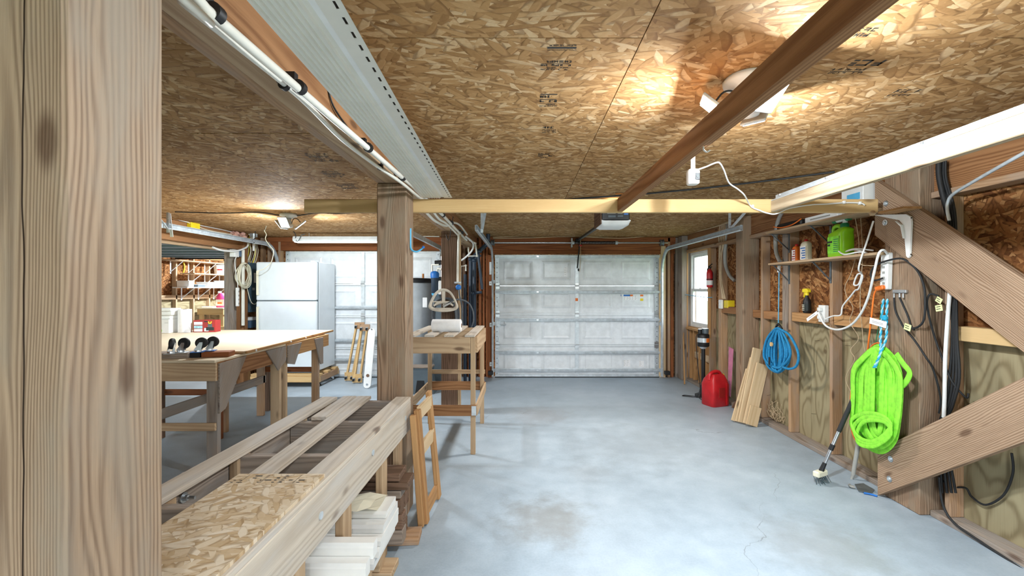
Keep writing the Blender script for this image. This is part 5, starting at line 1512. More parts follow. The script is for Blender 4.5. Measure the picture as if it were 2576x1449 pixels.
rcable('cable with metal joints running down the stud behind the braces', [(2362, 745, 2.64), (2340, 740, 2.62), (2332, 760, 2.6), (2338, 800, 2.62), (2352, 850, 2.66), (2372, 905, 2.66), (2395, 960, 2.66), (2430, 1000, 2.7), (2436, 990, 2.72)], .006)
for i, dx in enumerate((0, 6, 12, 17)):
    rcable(('first', 'second', 'third', 'fourth')[i] + ' black cable in the bundle running down beside the wall post', [(2362 + dx, 405, 2.66), (2360 + dx * 1.2, 450, 2.66), (2384 + dx, 530, 2.66), (2388 + dx, 620, 2.66), (2392 + dx * .8, 720, 2.67), (2396 + dx * .7, 850, 2.67), (2388 + dx * 1.5, 950, 2.67), (2380 + dx, 1020, 2.67), (2362 + dx, 1080, 2.68), (2370 + dx * 2, 1240, 2.69)], .0075)
rcable('thick black cable leaving the ceiling above the bundle', [(2362, 400, 2.64), (2362, 440, 2.64), (2372, 490, 2.65), (2386, 540, 2.655)], .016)
rcable('white conduit standing in the cable bundle', [(2390, 730, 2.64), (2384, 800, 2.64), (2378, 900, 2.64), (2376, 1000, 2.64), (2374, 1050, 2.64)], .011, 'white_plastic', 'white_conduit')
cable('steel_conduit', 'thin grey conduit slanting down from the ceiling to the cable bundle', [onX(2388, 555, 2.60), onX(2383, 530, 2.60), onX(2384, 510, 2.60), onX(2396, 490, 2.58), onX(2440, 462, 2.50), onX(2576, 385, 2.30), at(2720, 310, 1.75)], .009, 'galv', 'conduit', 10)
rcable('looping black cable drooping below the lower brace', [(2365, 1190, 2.70), (2372, 1210, 2.71), (2400, 1225, 2.74), (2430, 1228, 2.76), (2445, 1250, 2.77), (2480, 1270, 2.77), (2525, 1245, 2.77), (2548, 1190, 2.77), (2545, 1140, 2.76)], .006)
rcable('black cable lying along the bottom plate', [(2362, 1200, 2.67), (2372, 1270, 2.66), (2400, 1315, 2.655), (2460, 1358, 2.655), (2576, 1435, 2.655)], .007)
for i, (px, py, w) in enumerate(((2283, 823, .05), (2362, 775, .045), (2362, 755, .04))):
    p = onX(px, py, 2.53 if i == 0 else 2.60)
    t = thing('sticky_note', ('pale yellow note flag on the coax lead', 'pale yellow note flag on the jointed cable', 'folded pale note above the cable flag')[i], 'note', p)
    MB().obox(p, Matrix.Rotation((.25, -.2, .5)[i], 3, 'X') , .001, w / 2, w * .42).build('paper', 'sticky', t)
    m = MB()
    for r in range(2):
        m.obox(p + Vector((-.0018, .002, .008 - r * .014)), Matrix.Rotation((.25, -.2, .5)[i], 3, 'X'), .0004, w * .3, .0018)
    m.build('handwriting', 'ink', t)
# ------------------------------------------------------------------ floor-standing and leaning things
br = thing('deck_brush', 'deck brush with a silver telescopic handle leaning on the plate', 'brush', onZ(2065, 1215, 0))
h0 = onZ(2066, 1198, .0) + Vector((0, 0, .07))
h0 = at(2068, 1180, 3.40); h1 = at(2128, 1045, 3.36)
ax = (h1 - h0)
h2 = h0 + ax * 1.42
MB().cyl(h0, h0 + ax * .75, .0125, n=14).build('handle', 'steel', br)
MB().cyl(h0 + ax * .70, h2, .016, n=14).build('grip', 'black_rubber', br)
MB().cyl(h0 + ax * .36, h0 + ax * .46, .017, n=14).build('lock_collar', 'black', br)
MB().cyl(h0 - ax * .05, h0 + ax * .12, .018, .014, n=14).build('ferrule', 'black', br)
side = Vector((.9, .45, 0)).normalized()
hc = h0 - ax.normalized() * .035
MB().bar(hc - side * .06, hc + side * .06, .05, .045, (0, 0, 1), ch=.008).build('block', 'cream', br)
m = MB()
rnd = random.Random(6)
for i in range(44):
    a = hc + side * rnd.uniform(-.055, .055) + Vector((rnd.uniform(-.02, .02), rnd.uniform(-.02, .02), -.02))
    b = a + Vector((rnd.uniform(-.01, .035), rnd.uniform(-.04, .01), 0)); b.z = .003
    m.cyl(a, b, .0022, .0018, n=4)
m.build('bristles', 'bristle', br)['kind'] = 'stuff'
hoe = thing('garden_tool', 'grey weathered hand tool with a flat blade leaning by the plate', 'tool', onZ(2140, 1225, 0))
a, b = onX(2157, 1130, 2.62), onX(2146, 1195, 2.58)
MB().cyl(a + (a - b) * .5, b, .017, .014, n=10).tube(smooth_path([b, b + (b - a) * .3 + Vector((-.02, -.01, 0)), onZ(2138, 1222, .012), onZ(2150, 1226, .012)], 5), .010, 8).build('handle', 'cord_gray', hoe)
q = [onZ(2150, 1218, .006), onZ(2172, 1216, .006), onZ(2200, 1232, .006), onZ(2192, 1242, .006), onZ(2160, 1236, .006)]
MB().prism([(p.x, p.y) for p in q], (0, 0, .003), (1, 0, 0), (0, 1, 0), (0, 0, .005)).build('blade', 'galv_dark', hoe)
cable('blue_strip', 'short bright blue strip on the floor by the lower brace', [onZ(2173, 1240, .008), onZ(2190, 1243, .008), onZ(2207, 1248, .008)], .007, 'blue', 'strip')
# pale boards leaning on the wall studs
rnd = random.Random(2)
bs = [((2.415, 4.86, .004), (2.645, 4.99, .80), .095, 'longest pale board leaning on the wall studs'), ((2.385, 4.90, .004), (2.605, 5.01, .69), .06, 'narrow pale board in the leaning bundle'), ((2.455, 4.80, .004), (2.655, 4.90, .64), .13, 'wide pale board at the outside of the leaning bundle'), ((2.465, 4.765, .004), (2.525, 4.79, .20), .12, 'short pale offcut at the foot of the leaning bundle'), ((2.35, 4.94, .004), (2.565, 5.04, .56), .04, 'thin pale strip at the edge of the leaning bundle')]
for b0, t0, w, lab in bs:
    b0, t0 = Vector(b0), Vector(t0)
    ax = (t0 - b0).normalized()
    nrm = Vector((0, -1, 0)); nrm = (nrm - ax * nrm.dot(ax)).normalized()
    sd = ax.cross(nrm)
    R = Matrix((ax, sd, nrm)).transposed()
    MB().obox((b0 + t0) / 2 + Vector((0, 0, .012)), R, (t0 - b0).length / 2, w / 2, .010, .002).build('leaning_board', 'w_pale', label=lab, cat='board', group='boards leaning on the wall studs')
# blue rope coil on its hook and strap
bc = thing('rope_coil', 'bright blue rope coil hanging from a thin blue line', 'rope', onX(1958, 940, 2.60))
rnd = random.Random(9)
m = MB()
for i in range(17):
    dx = .010 + .006 * ((i * 5) % 17)
    w1, w2 = 36 - 1.9 * i + rnd.uniform(-2, 2), 32 - 1.7 * i + rnd.uniform(-2, 2)
    t0, b0 = 824 + rnd.uniform(0, 8), 938 - rnd.uniform(0, 14)
    pts = [(1957, t0), (1957 + w2 * .7, t0 + 30), (1957 + w2, t0 + 62), (1957 + w2 * .7, b0 - 16), (1957, b0), (1957 - w1 * .75, b0 - 14), (1957 - w1, t0 + 65), (1957 - w1 * .75, t0 + 26)]
    m.tube(smooth_path([onX(a, b, 2.56 + dx) for a, b in pts], 5, True), .0115, 8, True)
m.tube(smooth_path([onX(a, b, 2.56) for a, b in ((1962, 828), (1985, 842), (2004, 875), (2009, 900), (2002, 922), (1985, 928), (1970, 924))], 6), .0115, 8)
m.build('loops', 'blue_rope', bc)
MB().cyl(onX(1958, 820, 2.60), onX(1960, 671, 2.60), .0045, n=8).build('line', 'sky_blue', bc)
MB().tube(smooth_path([onX(1952, 823, 2.585), onX(1958, 815, 2.585), onX(1967, 827, 2.585)], 5), .010, 8).build('wrap', 'black', bc)
q = onX(1942, 866, 2.545)
MB().cyl(q, q + Vector((-.012, 0, 0)), .022, n=12).build('wooden_tag', 'w_honey', bc)
q = onX(1936, 908, 2.545)
MB().box(q.x - .006, q.x, q.y - .012, q.y + .012, q.z - .04, q.z + .04).build('label', 'black', bc)
a, b = onX(1960, 668, 2.6), onX(1959, 685, 2.6)
MB().bar(a, b, .02, .02).build('clip', 'white_plastic', bc)
cable('gray_strap', 'grey flexible conduit curving down past both shelves', [onX(1966, 536, 2.66), onX(1956, 560, 2.655), onX(1951, 600, 2.655), onX(1953, 635, 2.66), onX(1962, 658, 2.66)], .020, 'cord_gray', 'conduit', 10)
cable('gray_strap', 'grey flexible conduit bending along the bay beside the window', [onX(1832, 545, 2.70), onX(1830, 590, 2.70), onX(1824, 630, 2.70), onX(1825, 665, 2.71), onX(1835, 692, 2.73), onX(1848, 706, 2.76)], .022, 'cord_gray', 'conduit', 10)
# fire extinguisher
fe = thing('fire_extinguisher', 'small red fire extinguisher mounted beside the window', 'fire extinguisher', (2.63, 6.30, 1.5))
c = (2.632, 6.22, 1.50)
lathe_thing(fe, 'cylinder', [(.030, 0), (.040, .008), (.042, .02), (.042, .20), (.034, .235), (.016, .25), (.014, .262)], c, 'red_plastic')
MB().lathe([(.0426, .035), (.0426, .10)], c, 20).build('label', 'paper', fe)
MB().lathe([(.0434, .108), (.0434, .122)], c, 20).build('strap', 'black', fe)
lathe_thing(fe, 'valve', [(.016, .262), (.018, .29), (.01, .295)], c, 'black')
MB().bar((2.632, 6.25, 1.795), (2.632, 6.14, 1.825), .014, .008).bar((2.632, 6.25, 1.782), (2.632, 6.15, 1.785), .014, .008).build('lever', 'black', fe)
MB().tube(smooth_path([(2.632, 6.24, 1.78), (2.632, 6.29, 1.76), (2.632, 6.29, 1.70)], 5), .008, 8).build('nozzle', 'black', fe)
MB().box(2.672, 2.678, 6.20, 6.24, 1.50, 1.72).build('wall_hook', 'galv_dark', fe)
cable('bungee_cord', 'thin blue cord stretched across the window', [onX(1723, 741, 2.66), onX(1745, 744, 2.665), onX(1775, 748, 2.67), onX(1791, 748, 2.67)], .005, 'sky_blue', 'cord')
# boxes and old wires beside the window
for i in range(5):
    rnd = random.Random(30 + i)
    cable('old_wire', ('first', 'second', 'third', 'fourth', 'fifth')[i] + ' tan wire in the bunch hanging beside the window', [onX(1812 + 3 * i, 560, 2.68), onX(1808 + 4 * i, 600, 2.68), onX(1812 + rnd.uniform(-3, 6), 650, 2.68), onX(1812 + rnd.uniform(-2, 6), 700, 2.68), onX(1817 + 2 * i, 752, 2.69)], .006, 'cord_tan', 'wire')
q = onX(1812, 765, 2.68)
t = thing('switch_box', 'white switch plate beside the yellow box at the window', 'switch', q)
MB().box(2.672, 2.699, q.y - .05, q.y + .04, q.z - .06, q.z + .06, .004).build('plate', 'white_plastic', t)
MB().box(2.664, 2.672, q.y - .01, q.y + .01, q.z - .02, q.z + .02, .002).build('toggle', 'white_plastic', t)
q = onX(1824, 765, 2.69)
MB().box(2.70, 2.79, q.y - .06, q.y + .06, q.z - .05, q.z + .05, .004).build('wire_box', 'yellow', label='open yellow electrical box in the stud bay by the window', cat='box')
for i, z in enumerate((2.30, 2.275)):
    cable('ceiling_cable', ('upper', 'lower')[i] + ' tan cable stapled along the ceiling over the sectional door', [at(1240, 597 + 3 * i, 7.38), at(1340, 594 + 4 * i, 7.38), at(1440, 595, 7.38), at(1560, 594 + 5 * i, 7.38), at(1650, 592, 7.38), onX(1722, 588, 2.62), onX(1790, 573, 2.66), onX(1846, 552 + 4 * i, 2.66)], .007, 'cord_tan', 'cable')
# red fuel can
fc = thing('fuel_can', 'red plastic fuel can on the floor by the wall post', 'fuel can', (2.475, 5.68, 0))
ox, oy = 2.475, 5.68
MR = Matrix.Translation((ox, oy, 0)) @ Matrix.Rotation(.35, 4, 'Z')
def rr(hx, hy, z, cy=0, e_=.35, n=28):
    return [Vector((hx * math.copysign(abs(math.cos(a)) ** e_, math.cos(a)), cy + hy * math.copysign(abs(math.sin(a)) ** e_, math.sin(a)), z)) for a in [2 * math.pi * k / n for k in range(n)]]
MB().loft([rr(.13, .105, 0), rr(.14, .115, .012), rr(.14, .115, .27), rr(.12, .10, .33), rr(.09, .07, .385, -.01), rr(.08, .055, .40, -.01)], True, True).xform(MR).build('body', 'red_plastic', fc)
MB().tube(smooth_path([(-.115, -.02, .33), (-.10, -.02, .40), (-.03, -.02, .43), (.04, -.02, .42), (.07, -.02, .38)], 6), .022, 10).xform(MR).build('handle', 'red_plastic', fc)
MB().lathe([(.022, 0), (.024, .02), (.016, .04), (.012, .05)], (.10, -.03, .345), 14).xform(MR).build('cap', 'yellow', fc)
MB().box(-.05, .045, -.1185, -.114, .12, .24, .003).xform(MR).build('label_recess', 'red_dark', fc)
MB().bar((.075, -.117, .02), (.075, -.117, .29), .02, .012, (0, 1, 0)).xform(MR).build('rib', 'red_plastic', fc)
# pedestal motor
pm_ = thing('pedestal_fan', 'black pedestal with a striped round motor head and cord by the window', 'pedestal tool', onZ(1770, 1002, 0))
o = onZ(1773, 1000, 0); x, y = o.x, o.y + .05
MB().loft([rr(.10, .075, 0), rr(.10, .075, .03), rr(.05, .05, .05), rr(.028, .028, .16)], True, True).xform(Matrix.Translation((x, y, 0))).build('base', 'black', pm_)
MB().cyl((x, y, .12), (x, y, .66), .026, n=16).build('column', 'black', pm_)
MB().lathe([(.02, .655), (.045, .67), (.05, .69)], (x, y, 0), 20).build('neck', 'galv', pm_)
MB().lathe([(.07, .69), (.078, .70), (.078, .745), (.079, .75)], (x, y, 0), 28).build('motor', 'black', pm_)
MB().lathe([(.0788, .75), (.0788, .81)], (x, y, 0), 28).build('label_band', 'galv', pm_)
m = MB()
vs = []
for k in range(9):
    a = -1.45 + k * .14
    vs += [(x + .0795 * math.cos(a), y + .0795 * math.sin(a), .752), (x + .0795 * math.cos(a), y + .0795 * math.sin(a), .808)]
m.add(vs, [(2 * i, 2 * i + 2, 2 * i + 3, 2 * i + 1) for i in range(8)])
m.build('orange_patch', 'orange', pm_)
MB().lathe([(.079, .81), (.078, .855), (.06, .865), (.02, .87)], (x, y, 0), 28).build('motor_top', 'black', pm_)
MB().lathe([(.042, .868), (.044, .93), (.04, .935)], (x + .028, y, 0), 20).build('filter_cup', 'gray_plastic', pm_)
MB().lathe([(.044, .934), (.044, .94)], (x + .028, y, 0), 20).build('cup_lid', 'white_plastic', pm_)
MB().lathe([(.026, .868), (.026, .925)], (x - .05, y - .01, 0), 16).build('switch_housing', 'black', pm_)
MB().lathe([(.027, .926), (.027, .934)], (x - .05, y - .01, 0), 16).build('dial', 'white_plastic', pm_)
MB().tube(smooth_path([(x - .07, y, .85), (x - .10, y, .80), (x - .085, y - .02, .45), (x - .06, y - .04, .15), (x - .09, y - .07, .012), (x - .22, y - .02, .008), (x - .28, y + .02, .008), (x - .22, y + .05, .008), (x - .10, y - .05, .008), (x - .10, y - .16, .008), (x - .04, y - .2, .008), (x + .0, y - .21, .008)], 7), .0055, 7).build('cord', 'black', pm_)
# leaning stick and pink foam strip, dark plate
a, b = onZ(1722, 968, .0), onX(1719, 836, 2.63)
MB().bar(a + Vector((0, 0, .01)), b, .012, .035, up=(0, 1, 0), ch=.002).build('leaning_stick', 'w_orange', label='slim orange-brown stick leaning under the window corner', cat='stick')
MB().prism([(0, 0), (.07, 0), (.12, .62), (0, .64)], (2.69, 5.80, .09), (0, -1, 0), (.02, 0, 1), (.008, 0, 0)).build('foam_strip', 'pink', label='pink foam strip standing in the stud bay by the wall post', cat='foam strip')
MB().prism([(0, 0), (.13, 0), (.12, .20)], (2.62, 5.55, .005), (.05, -1, 0), (.25, 0, 1), (.01, 0, 0)).build('dark_plate', 'w_dark', label='dark triangular offcut leaning beside the fuel can', cat='offcut')
m = MB()
rnd = random.Random(14)
for i in range(26):
    p = Vector((2.74 + rnd.uniform(-.02, .02), 4.75 + rnd.uniform(-.12, .12), .06 + rnd.uniform(0, .03)))
    m.tube(smooth_path([p, p + Vector((rnd.uniform(-.03, .01), rnd.uniform(-.08, .08), rnd.uniform(.02, .1))), p + Vector((rnd.uniform(-.04, .02), rnd.uniform(-.12, .12), rnd.uniform(.05, .22)))], 4), .0022, 4)
m.build('dry_twigs', 'cord_tan', label='dry twigs and straw lodged in the stud bay below the blue rope', cat='twigs', kind='stuff')
# ================================================================== things under the ceiling
# vinyl soffit panel lying on the cross board
sv = thing('soffit_panel', 'long ribbed cream vinyl soffit panel stored under the ceiling', 'soffit panel', (-.55, 1.5, 2.102))
def sx(y): return -.598 - (y - .953) * .0399
prof = []
for k in range(7):
    x = k * .0165
    prof += [(x, .006), (x + .0135, .006), (x + .015, .0)]
prof += [(.1185, .006), (.122, .006), (.128, .013), (.146, .013), (.150, .003)]
Y0, Y1 = -.6, 3.075
ZV = 2.103
m = MB()
rows = []
for y in (Y0, .6, 1.8, Y1):
    up = [(sx(y) + a, y, ZV + b) for a, b in prof]
    dn = [(sx(y) + a, y, ZV + b + .0022) for a, b in prof[::-1]]
    rows.append(up + dn)
m.loft(rows, True, False)
m.build('ribbed_face', 'vinyl', sv)
m = MB()
rows = [[(sx(y) + a, y, ZV + b) for a, b in ((.1275, .0135), (.129, .011), (.146, .011), (.1475, .0135))] for y in (Y0, Y1)]
m.loft(rows, True, False)
m.build('ridge', 'vinyl_bright', sv)
m = MB()
pitch, sl = .058, .028
y = Y0
w0, w1, wa, wb2 = .150, .206, .186, .193
while y < Y1 - pitch:
    for (a, b, ya, yb2) in ((w0, wa, y, y + pitch), (wb2, w1, y, y + pitch), (wa, wb2, y + sl, y + pitch)):
        m.add([(sx(ya) + a, ya, ZV + .003), (sx(ya) + b, ya, ZV + .003), (sx(yb2) + b, yb2, ZV + .003), (sx(yb2) + a, yb2, ZV + .003)], [(0, 3, 2, 1)])
        m.add([(sx(ya) + a, ya, ZV + .0045), (sx(ya) + b, ya, ZV + .0045), (sx(yb2) + b, yb2, ZV + .0045), (sx(yb2) + a, yb2, ZV + .0045)], [(0, 1, 2, 3)])
    y += pitch
m.build('nail_flange', 'vinyl', sv)
m = MB().add([(sx(Y0) + .18, Y0, ZV + .0105), (sx(Y0) + .2, Y0, ZV + .0105), (sx(Y1) + .2, Y1, ZV + .0105), (sx(Y1) + .18, Y1, ZV + .0105)], [(0, 1, 2, 3)])
m.build('slot_shade', 'ink', sv)  # dark backing paints the shade seen through the flange slots
# two white pipes on the beam
p1 = thing('water_pipe', 'thicker white water pipe clamped along the beam above the low workbench', 'pipe', (-.725, 2.5, 2.12))
MB().tube([(-.702, -.8, 2.12), (-.702, .9, 2.12), (-.725, 1.02, 2.122), (-.725, 1.7, 2.135), (-.725, 3.0, 2.165), (-.728, 4.2, 2.16), (-.728, 5.0, 2.14), (-.728, 5.9, 2.13)], .0135, 12).build('pipe', 'pvc', p1)
for y in (1.05, 1.45, 2.1, 2.7, 3.6, 4.1, 4.6, 5.4):
    MB().cyl((-.725, y - .012, 2.115 + .02 * min(y, 3) * .8), (-.725, y + .012, 2.115 + .02 * min(y, 3) * .8), .022, n=14).box(-.772, -.735, y - .012, y + .012, 2.13 + .016 * min(y, 3), 2.17 + .01 * min(y, 3)).build('clamp', 'black', p1)
p2_ = thing('water_pipe', 'thinner white water pipe sagging along the underside of the beam', 'pipe', (-.80, 2.5, 2.16))
MB().tube(smooth_path([(-.705, -.8, 2.080), (-.705, .88, 2.085), (-.765, 1.0, 2.128), (-.775, 1.2, 2.142), (-.775, 1.55, 2.150), (-.79, 1.95, 2.140), (-.785, 2.35, 2.145), (-.735, 2.72, 2.130), (-.715, 3.1, 2.120), (-.72, 3.4, 2.14), (-.73, 3.9, 2.10), (-.735, 4.4, 2.12), (-.735, 5.2, 2.10)], 6), .0095, 10).build('pipe', 'pvc', p2_)
for y in (1.46, 2.45):
    MB().cyl((-.78, y - .01, 2.149), (-.78, y + .01, 2.149), .016, n=12).box(-.80, -.765, y - .01, y + .01, 2.155, 2.182).build('clamp', 'black', p2_)
cable('dark_strip', 'short dark wire tail hanging from the beam beside the soffit panel', [(-.768, 1.75, 2.30), (-.762, 1.80, 2.22), (-.75, 1.95, 2.17)], .004, 'black', 'wire')
# tangle of lines beyond the brown post
cable('white_hose', 'white hose drooping from the beam beyond the brown post', [at(1075, 537, 3.9), at(1095, 556, 4.2), at(1122, 568, 4.6), at(1141, 560, 4.9), at(1158, 568, 5.3), at(1175, 590, 5.9)], .012, 'pvc', 'hose', 8)
cable('white_hose', 'white hose arching down past the post strip', [at(1172, 595, 5.95), at(1190, 612, 6.3), at(1186, 632, 6.35), at(1165, 652, 6.4), at(1155, 656, 6.4)], .013, 'white_plastic', 'hose', 8)
pipes('white pipe branch turning down beside the drain pipes', 'pvc', [[(-.77, 6.5, 2.2), at(1196, 612, 6.5), at(1200, 644, 6.5), at(1180, 644, 6.5), at(1178, 622, 6.5)]], .013)
cable('dark_wire', 'dark thin wire looping over the beam face', [at(1140, 545, 4.7), at(1135, 570, 4.7), at(1132, 595, 4.7), at(1127, 604, 4.7), at(1122, 590, 4.75)], .004, 'black', 'wire')
# garage door opener
op = thing('door_opener', 'dark ceiling garage door opener behind the honey-coloured board', 'door opener', (.89, 4.4, 2.08))
MB().box(.765, 1.035, 4.25, 4.62, 2.13, 2.315, .008).build('body', 'black', op)
m = MB()
secs = []
for y, zb_ in ((4.245, 2.13), (4.25, 2.105), (4.30, 2.085), (4.55, 2.085), (4.60, 2.10), (4.62, 2.13)):
    secs.append([(.755, y, 2.135), (.765, y, zb_ + .012), (.80, y, zb_), (1.00, y, zb_), (1.035, y, zb_ + .012), (1.045, y, 2.135)])
m.loft(secs, True, True)
m.build('lamp_lens', 'white_plastic', op)
MB().box(.754, .765, 4.24, 4.62, 2.10, 2.30, .003).build('side_panel', 'w_dark', op)
for (x0, x1, z0, z1, mt) in ((.82, .90, 2.20, 2.235, 'cord_gray'), (.92, .965, 2.20, 2.24, 'cord_gray'), (.98, 1.02, 2.19, 2.24, 'blue'), (.83, .90, 2.165, 2.185, 'gray_plastic'), (.92, .97, 2.17, 2.185, 'gray_plastic')):
    MB().box(x0, x1, 4.2485, 4.2498, z0, z1).build('label', mt, op)
for x in (.79, 1.0):
    MB().bar((x, 4.4, 2.31), (x, 4.4, ZC), .03, .004, (0, 1, 0)).build('hanger_strap', 'galv', op)
MB().bar((.90, 4.62, 2.20), (.93, 7.30, 2.285), .035, .03).build('drive_rail', 'black', op)
MB().bar((.93, 7.28, 2.285), (.93, 7.43, 2.285), .06, .05).build('header_bracket', 'black', op)
for k in range(12):
    MB().cyl((.66 + k * .035, 4.30, ZC - .014), (.66 + k * .035, 4.30, ZC), .008, n=8)
area('opener_bulb', (.90, 4.43, 2.075), .22, 24, (1, .95, .89), parent=op, shape='SQUARE')
area('opener_vent_glow', (.90, 4.36, 2.318), .12, 1.2, (1, .72, .35), (math.pi, 0, 0), op, 'SQUARE')
# security camera with its cable
sc_ = thing('security_camera', 'small white security camera on the ceiling with a black lens', 'camera', at(1743, 446, 2.55))
c = at(1743, 446, 2.55)
zt_ = ZC
RMc = Matrix.Translation((c.x, c.y, 0))
MB().loft([rr(.026, .030, c.z - .042, 0, .6), rr(.032, .034, c.z - .036, 0, .6), rr(.033, .036, c.z + .03, 0, .6), rr(.028, .030, c.z + .042, 0, .6)], True, True).xform(RMc).build('housing', 'white_plastic', sc_)
MB().cyl((c.x, c.y, c.z + .04), (c.x, c.y, ZC), .013, n=12).build('mount', 'white_plastic', sc_)
MB().box(c.x + .0, c.x + .026, c.y - .0385, c.y - .030, c.z - .022, c.z + .016, .006).build('lens_window', 'black', sc_)
MB().cyl((c.x + .013, c.y - .0385, c.z - .002), (c.x + .013, c.y - .041, c.z - .002), .009, n=14).build('lens', 'dark_label', sc_)
cc2 = thing('camera_cable', 'white cable running from the camera over the honey-coloured board to the adapter', 'cable', at(1850, 480, 2.8))
pts = [(1754, 427, 2.58), (1775, 420, 2.62), (1802, 409, 2.55), (1812, 412, 2.56), (1822, 430, 2.65), (1834, 460, 2.78), (1855, 475, 2.85), (1872, 490, 2.9), (1884, 512, 3.03), (1893, 522, 3.05), (1910, 529, 3.05), (1930, 536, 3.05), (1952, 538, 3.045), (1985, 524, 3.05), (2040, 515, 3.05), (2080, 513, 3.05), (2125, 510, 3.05), (2165, 511, 3.05), (2175, 516, 3.05)]
MB().tube(smooth_path([at(*p) for p in pts], 5), .0048, 7).build('cable', 'white_plastic', cc2)
for px, py in ((1893, 519), (2123, 509), (2163, 511)):
    q = at(px, py, 3.052)
    MB().box(q.x - .008, q.x + .008, q.y - .008, q.y + .009, q.z - .010, q.z + .010, .002).build('clip', 'white_plastic', cc2)
cable('ceiling_cable', 'black cable crossing the ceiling behind the security camera', [onZ(2100, 432, ZC - .012), onZ(1950, 452, ZC - .012), onZ(1800, 470, ZC - .012), onZ(1650, 485, ZC - .012), onZ(1560, 492, ZC - .012), onZ(1500, 496, ZC - .02), onZ(1420, 502, ZC - .02)], .0075, 'black')
MB().tube([onZ(1548, 488, ZC - .006), onZ(1590, 486, ZC - .006)], .006, 8).build('perforated_strap', 'copper', label='brass-coloured strap fixed to the ceiling above the opener', cat='strap')
q = onZ(1860, 322, ZC)
cable('cup_hook', 'small white cup hook under the brown overhead rail', [(.68, 1.66, 2.012), (.68, 1.66, 2.00), (.69, 1.655, 1.99), (.70, 1.65, 1.996)], .003, 'white_plastic', 'hook')
# ================================================================== side bay seen through the opening
XB = X0S + .09
def wshelf(y0, y1, z, depth, label, mat='w_tan'):
    t = thing('wall_shelf', label, 'shelf', (XB + depth / 2, (y0 + y1) / 2, z))
    MB().box(XB, XB + depth, y0, y1, z, z + .022, .002).build('board', mat, t)
    y = y0 + .25
    while y < y1:
        MB().bar((XB + .005, y, z - .22), (XB + depth - .04, y, z - .004), .012, .012).build('brace', 'white_metal', t)
        MB().box(XB, XB + .006, y - .015, y + .015, z - .26, z - .001).build('upright', 'white_metal', t)
        y += .5
    return t
wshelf(9.0, 11.3, 2.06, .30, 'highest wooden shelf in the side bay')
wshelf(9.5, 11.3, 1.80, .32, 'wooden shelf with the white bucket in the side bay')
wshelf(9.3, 11.3, 1.50, .32, 'white-filled shelf in the middle of the side bay wall', 'white_metal')
for i, (y, z, w, h) in enumerate(((9.45, 1.525, .14, .12), (9.75, 1.525, .22, .05), (10.05, 1.525, .2, .10), (10.35, 1.525, .2, .07), (10.62, 1.525, .2, .14), (10.9, 1.525, .22, .10))):
    t = thing('storage_box', ('small white box at the shelf end', 'flat teal box', 'white lidded box beside the teal box', 'flat white box in the middle', 'tall white box with a tab', 'wide white box')[i] + ' on the filled side bay shelf', 'box', (XB + .15, y, z))
    MB().box(XB + .03, XB + .29, y - w / 2, y + w / 2, z, z + h, .004).build('body', ('white_plastic', 'gray_plastic', 'white_plastic', 'paper', 'white_plastic', 'vinyl')[i], t)
    MB().box(XB + .02, XB + .30, y - w / 2 - .008, y + w / 2 + .008, z + h, z + h + .012, .003).build('lid', 'white_plastic', t)
bk = thing('bucket', 'white bucket with red lettering marks on the side bay shelf', 'bucket', (XB + .16, 10.55, 1.823))
MB().lathe([(.11, 0), (.115, .01), (.135, .20), (.142, .205), (.142, .225), (.13, .225)], (XB + .16, 10.55, 1.823), 28).build('body', 'white_plastic', bk)
m = MB()
for k in range(4):
    a = -1.3 + k * .2
    m.box(XB + .16 + .128 * math.cos(a) - .006, XB + .16 + .128 * math.cos(a) + .008, 10.55 + .128 * math.sin(a) - .012, 10.55 + .128 * math.sin(a) + .004, 1.92, 1.95)
m.build('lettering', 'red_plastic', bk)
MB().box(XB + .06, XB + .26, 10.95, 11.2, 1.823, 2.0, .004).build('wooden_crate', 'w_tan', label='small tan box beside the white bucket', cat='box')
cable('yellow_strap', 'yellow strap hanging by the side bay shelf', [(XB + .05, 9.55, 2.05), (XB + .06, 9.56, 1.95), (XB + .05, 9.54, 1.83)], .014, 'yellow', 'strap')
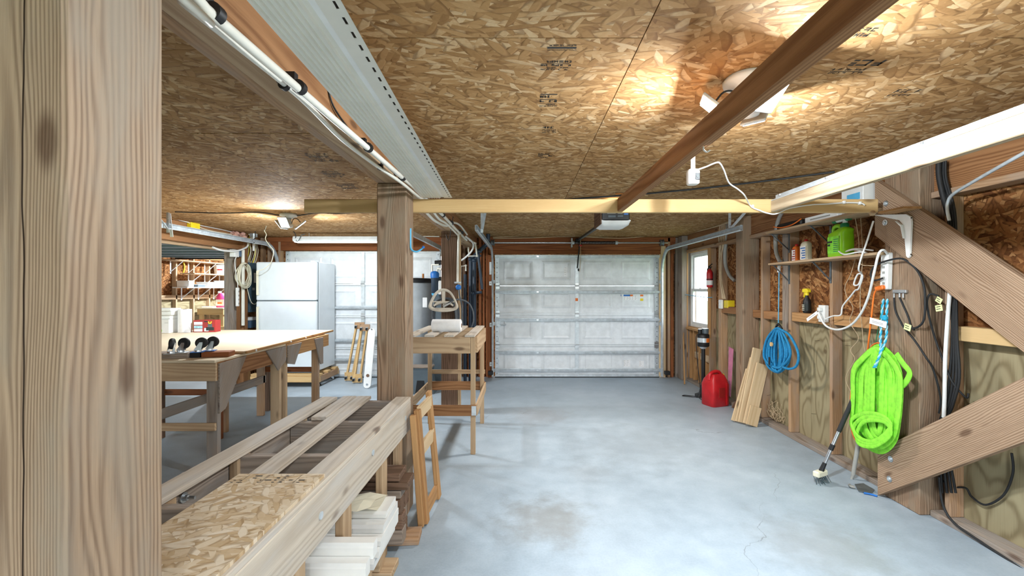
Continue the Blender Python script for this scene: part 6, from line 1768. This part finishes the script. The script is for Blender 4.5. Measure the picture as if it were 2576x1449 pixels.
# work bench along that wall
wb3 = thing('workbench', 'pale wooden workbench against the side bay wall', 'workbench', (-7.0, 10.6, 0))
MB().box(-7.28, -6.68, 9.95, 11.4, 1.03, 1.055, .003).build('top', 'w_table', wb3)
MB().box(-7.28, -6.69, 9.97, 10.0, .90, 1.029, .003).build('apron', 'w_honey', wb3)
MB().box(-6.72, -6.69, 10.0, 11.38, .90, 1.029, .003).build('apron', 'w_pale', wb3)
for x, y in ((-6.76, 10.03), (-6.76, 11.3), (-7.22, 10.03), (-7.22, 11.3)):
    MB().box(x - .045, x + .045, y - .02, y + .02, 0, 1.029, .003).build('leg', 'w_honey', wb3)
MB().box(-7.2, -6.68, 9.985, 10.005, .55, .64, .003).build('stretcher', 'w_honey', wb3)
MB().box(-7.2, -6.7, 10.03, 11.3, .30, .32, .003).build('lower_shelf', 'w_tan', wb3)
jug = thing('soap_jug', 'pink detergent jug on the side bay workbench', 'jug', (-6.9, 10.25, 1.056))
MB().loft([[Vector((-6.88 + hx * math.cos(a), 10.2 + .07 * math.sin(a), 1.0565 + z)) for a in [2 * math.pi * k / 24 for k in range(24)]] for z, hx in ((0, .11), (.02, .125), (.2, .125), (.27, .10), (.33, .05))]).build('body', 'pink_soap', jug)
MB().lathe([(.035, .32), (.04, .36), (.03, .37)], (-6.93, 10.2, 1.0565), 16).build('cap', 'white_plastic', jug)
MB().box(-6.97, -6.79, 10.128, 10.134, 1.10, 1.24).build('label', 'cream', jug)
MB().box(-6.93, -6.83, 10.125, 10.1275, 1.14, 1.18).build('print', 'orange', jug)
tb = thing('blue_tub', 'blue tub with a white rim full of scraps on the side bay workbench', 'tub', (-6.8, 10.75, 1.056))
MB().loft([rr(.13, .2, 1.0565), rr(.15, .23, 1.15)], True, False).xform(Matrix.Translation((-6.86, 10.75, 0))).build('body', 'blue', tb)
MB().loft([rr(.155, .235, 1.15), rr(.155, .235, 1.165)], True, False).xform(Matrix.Translation((-6.86, 10.75, 0))).build('rim', 'white_plastic', tb)
m = MB()
rnd = random.Random(17)
for i in range(14):
    q = Vector((-6.86 + rnd.uniform(-.1, .1), 10.75 + rnd.uniform(-.17, .17), 1.20))
    m.bar(q, q + Vector((rnd.uniform(-.08, .08), rnd.uniform(-.1, .1), rnd.uniform(.02, .1))), .03, .02)
m.build('wood_scraps', 'w_tan', tb)['kind'] = 'stuff'
MB().box(-7.2, -6.95, 10.0, 10.12, 1.0565, 1.085, .004).build('paper_pad', 'paper', label='white papers lying at the end of the side bay workbench', cat='papers')
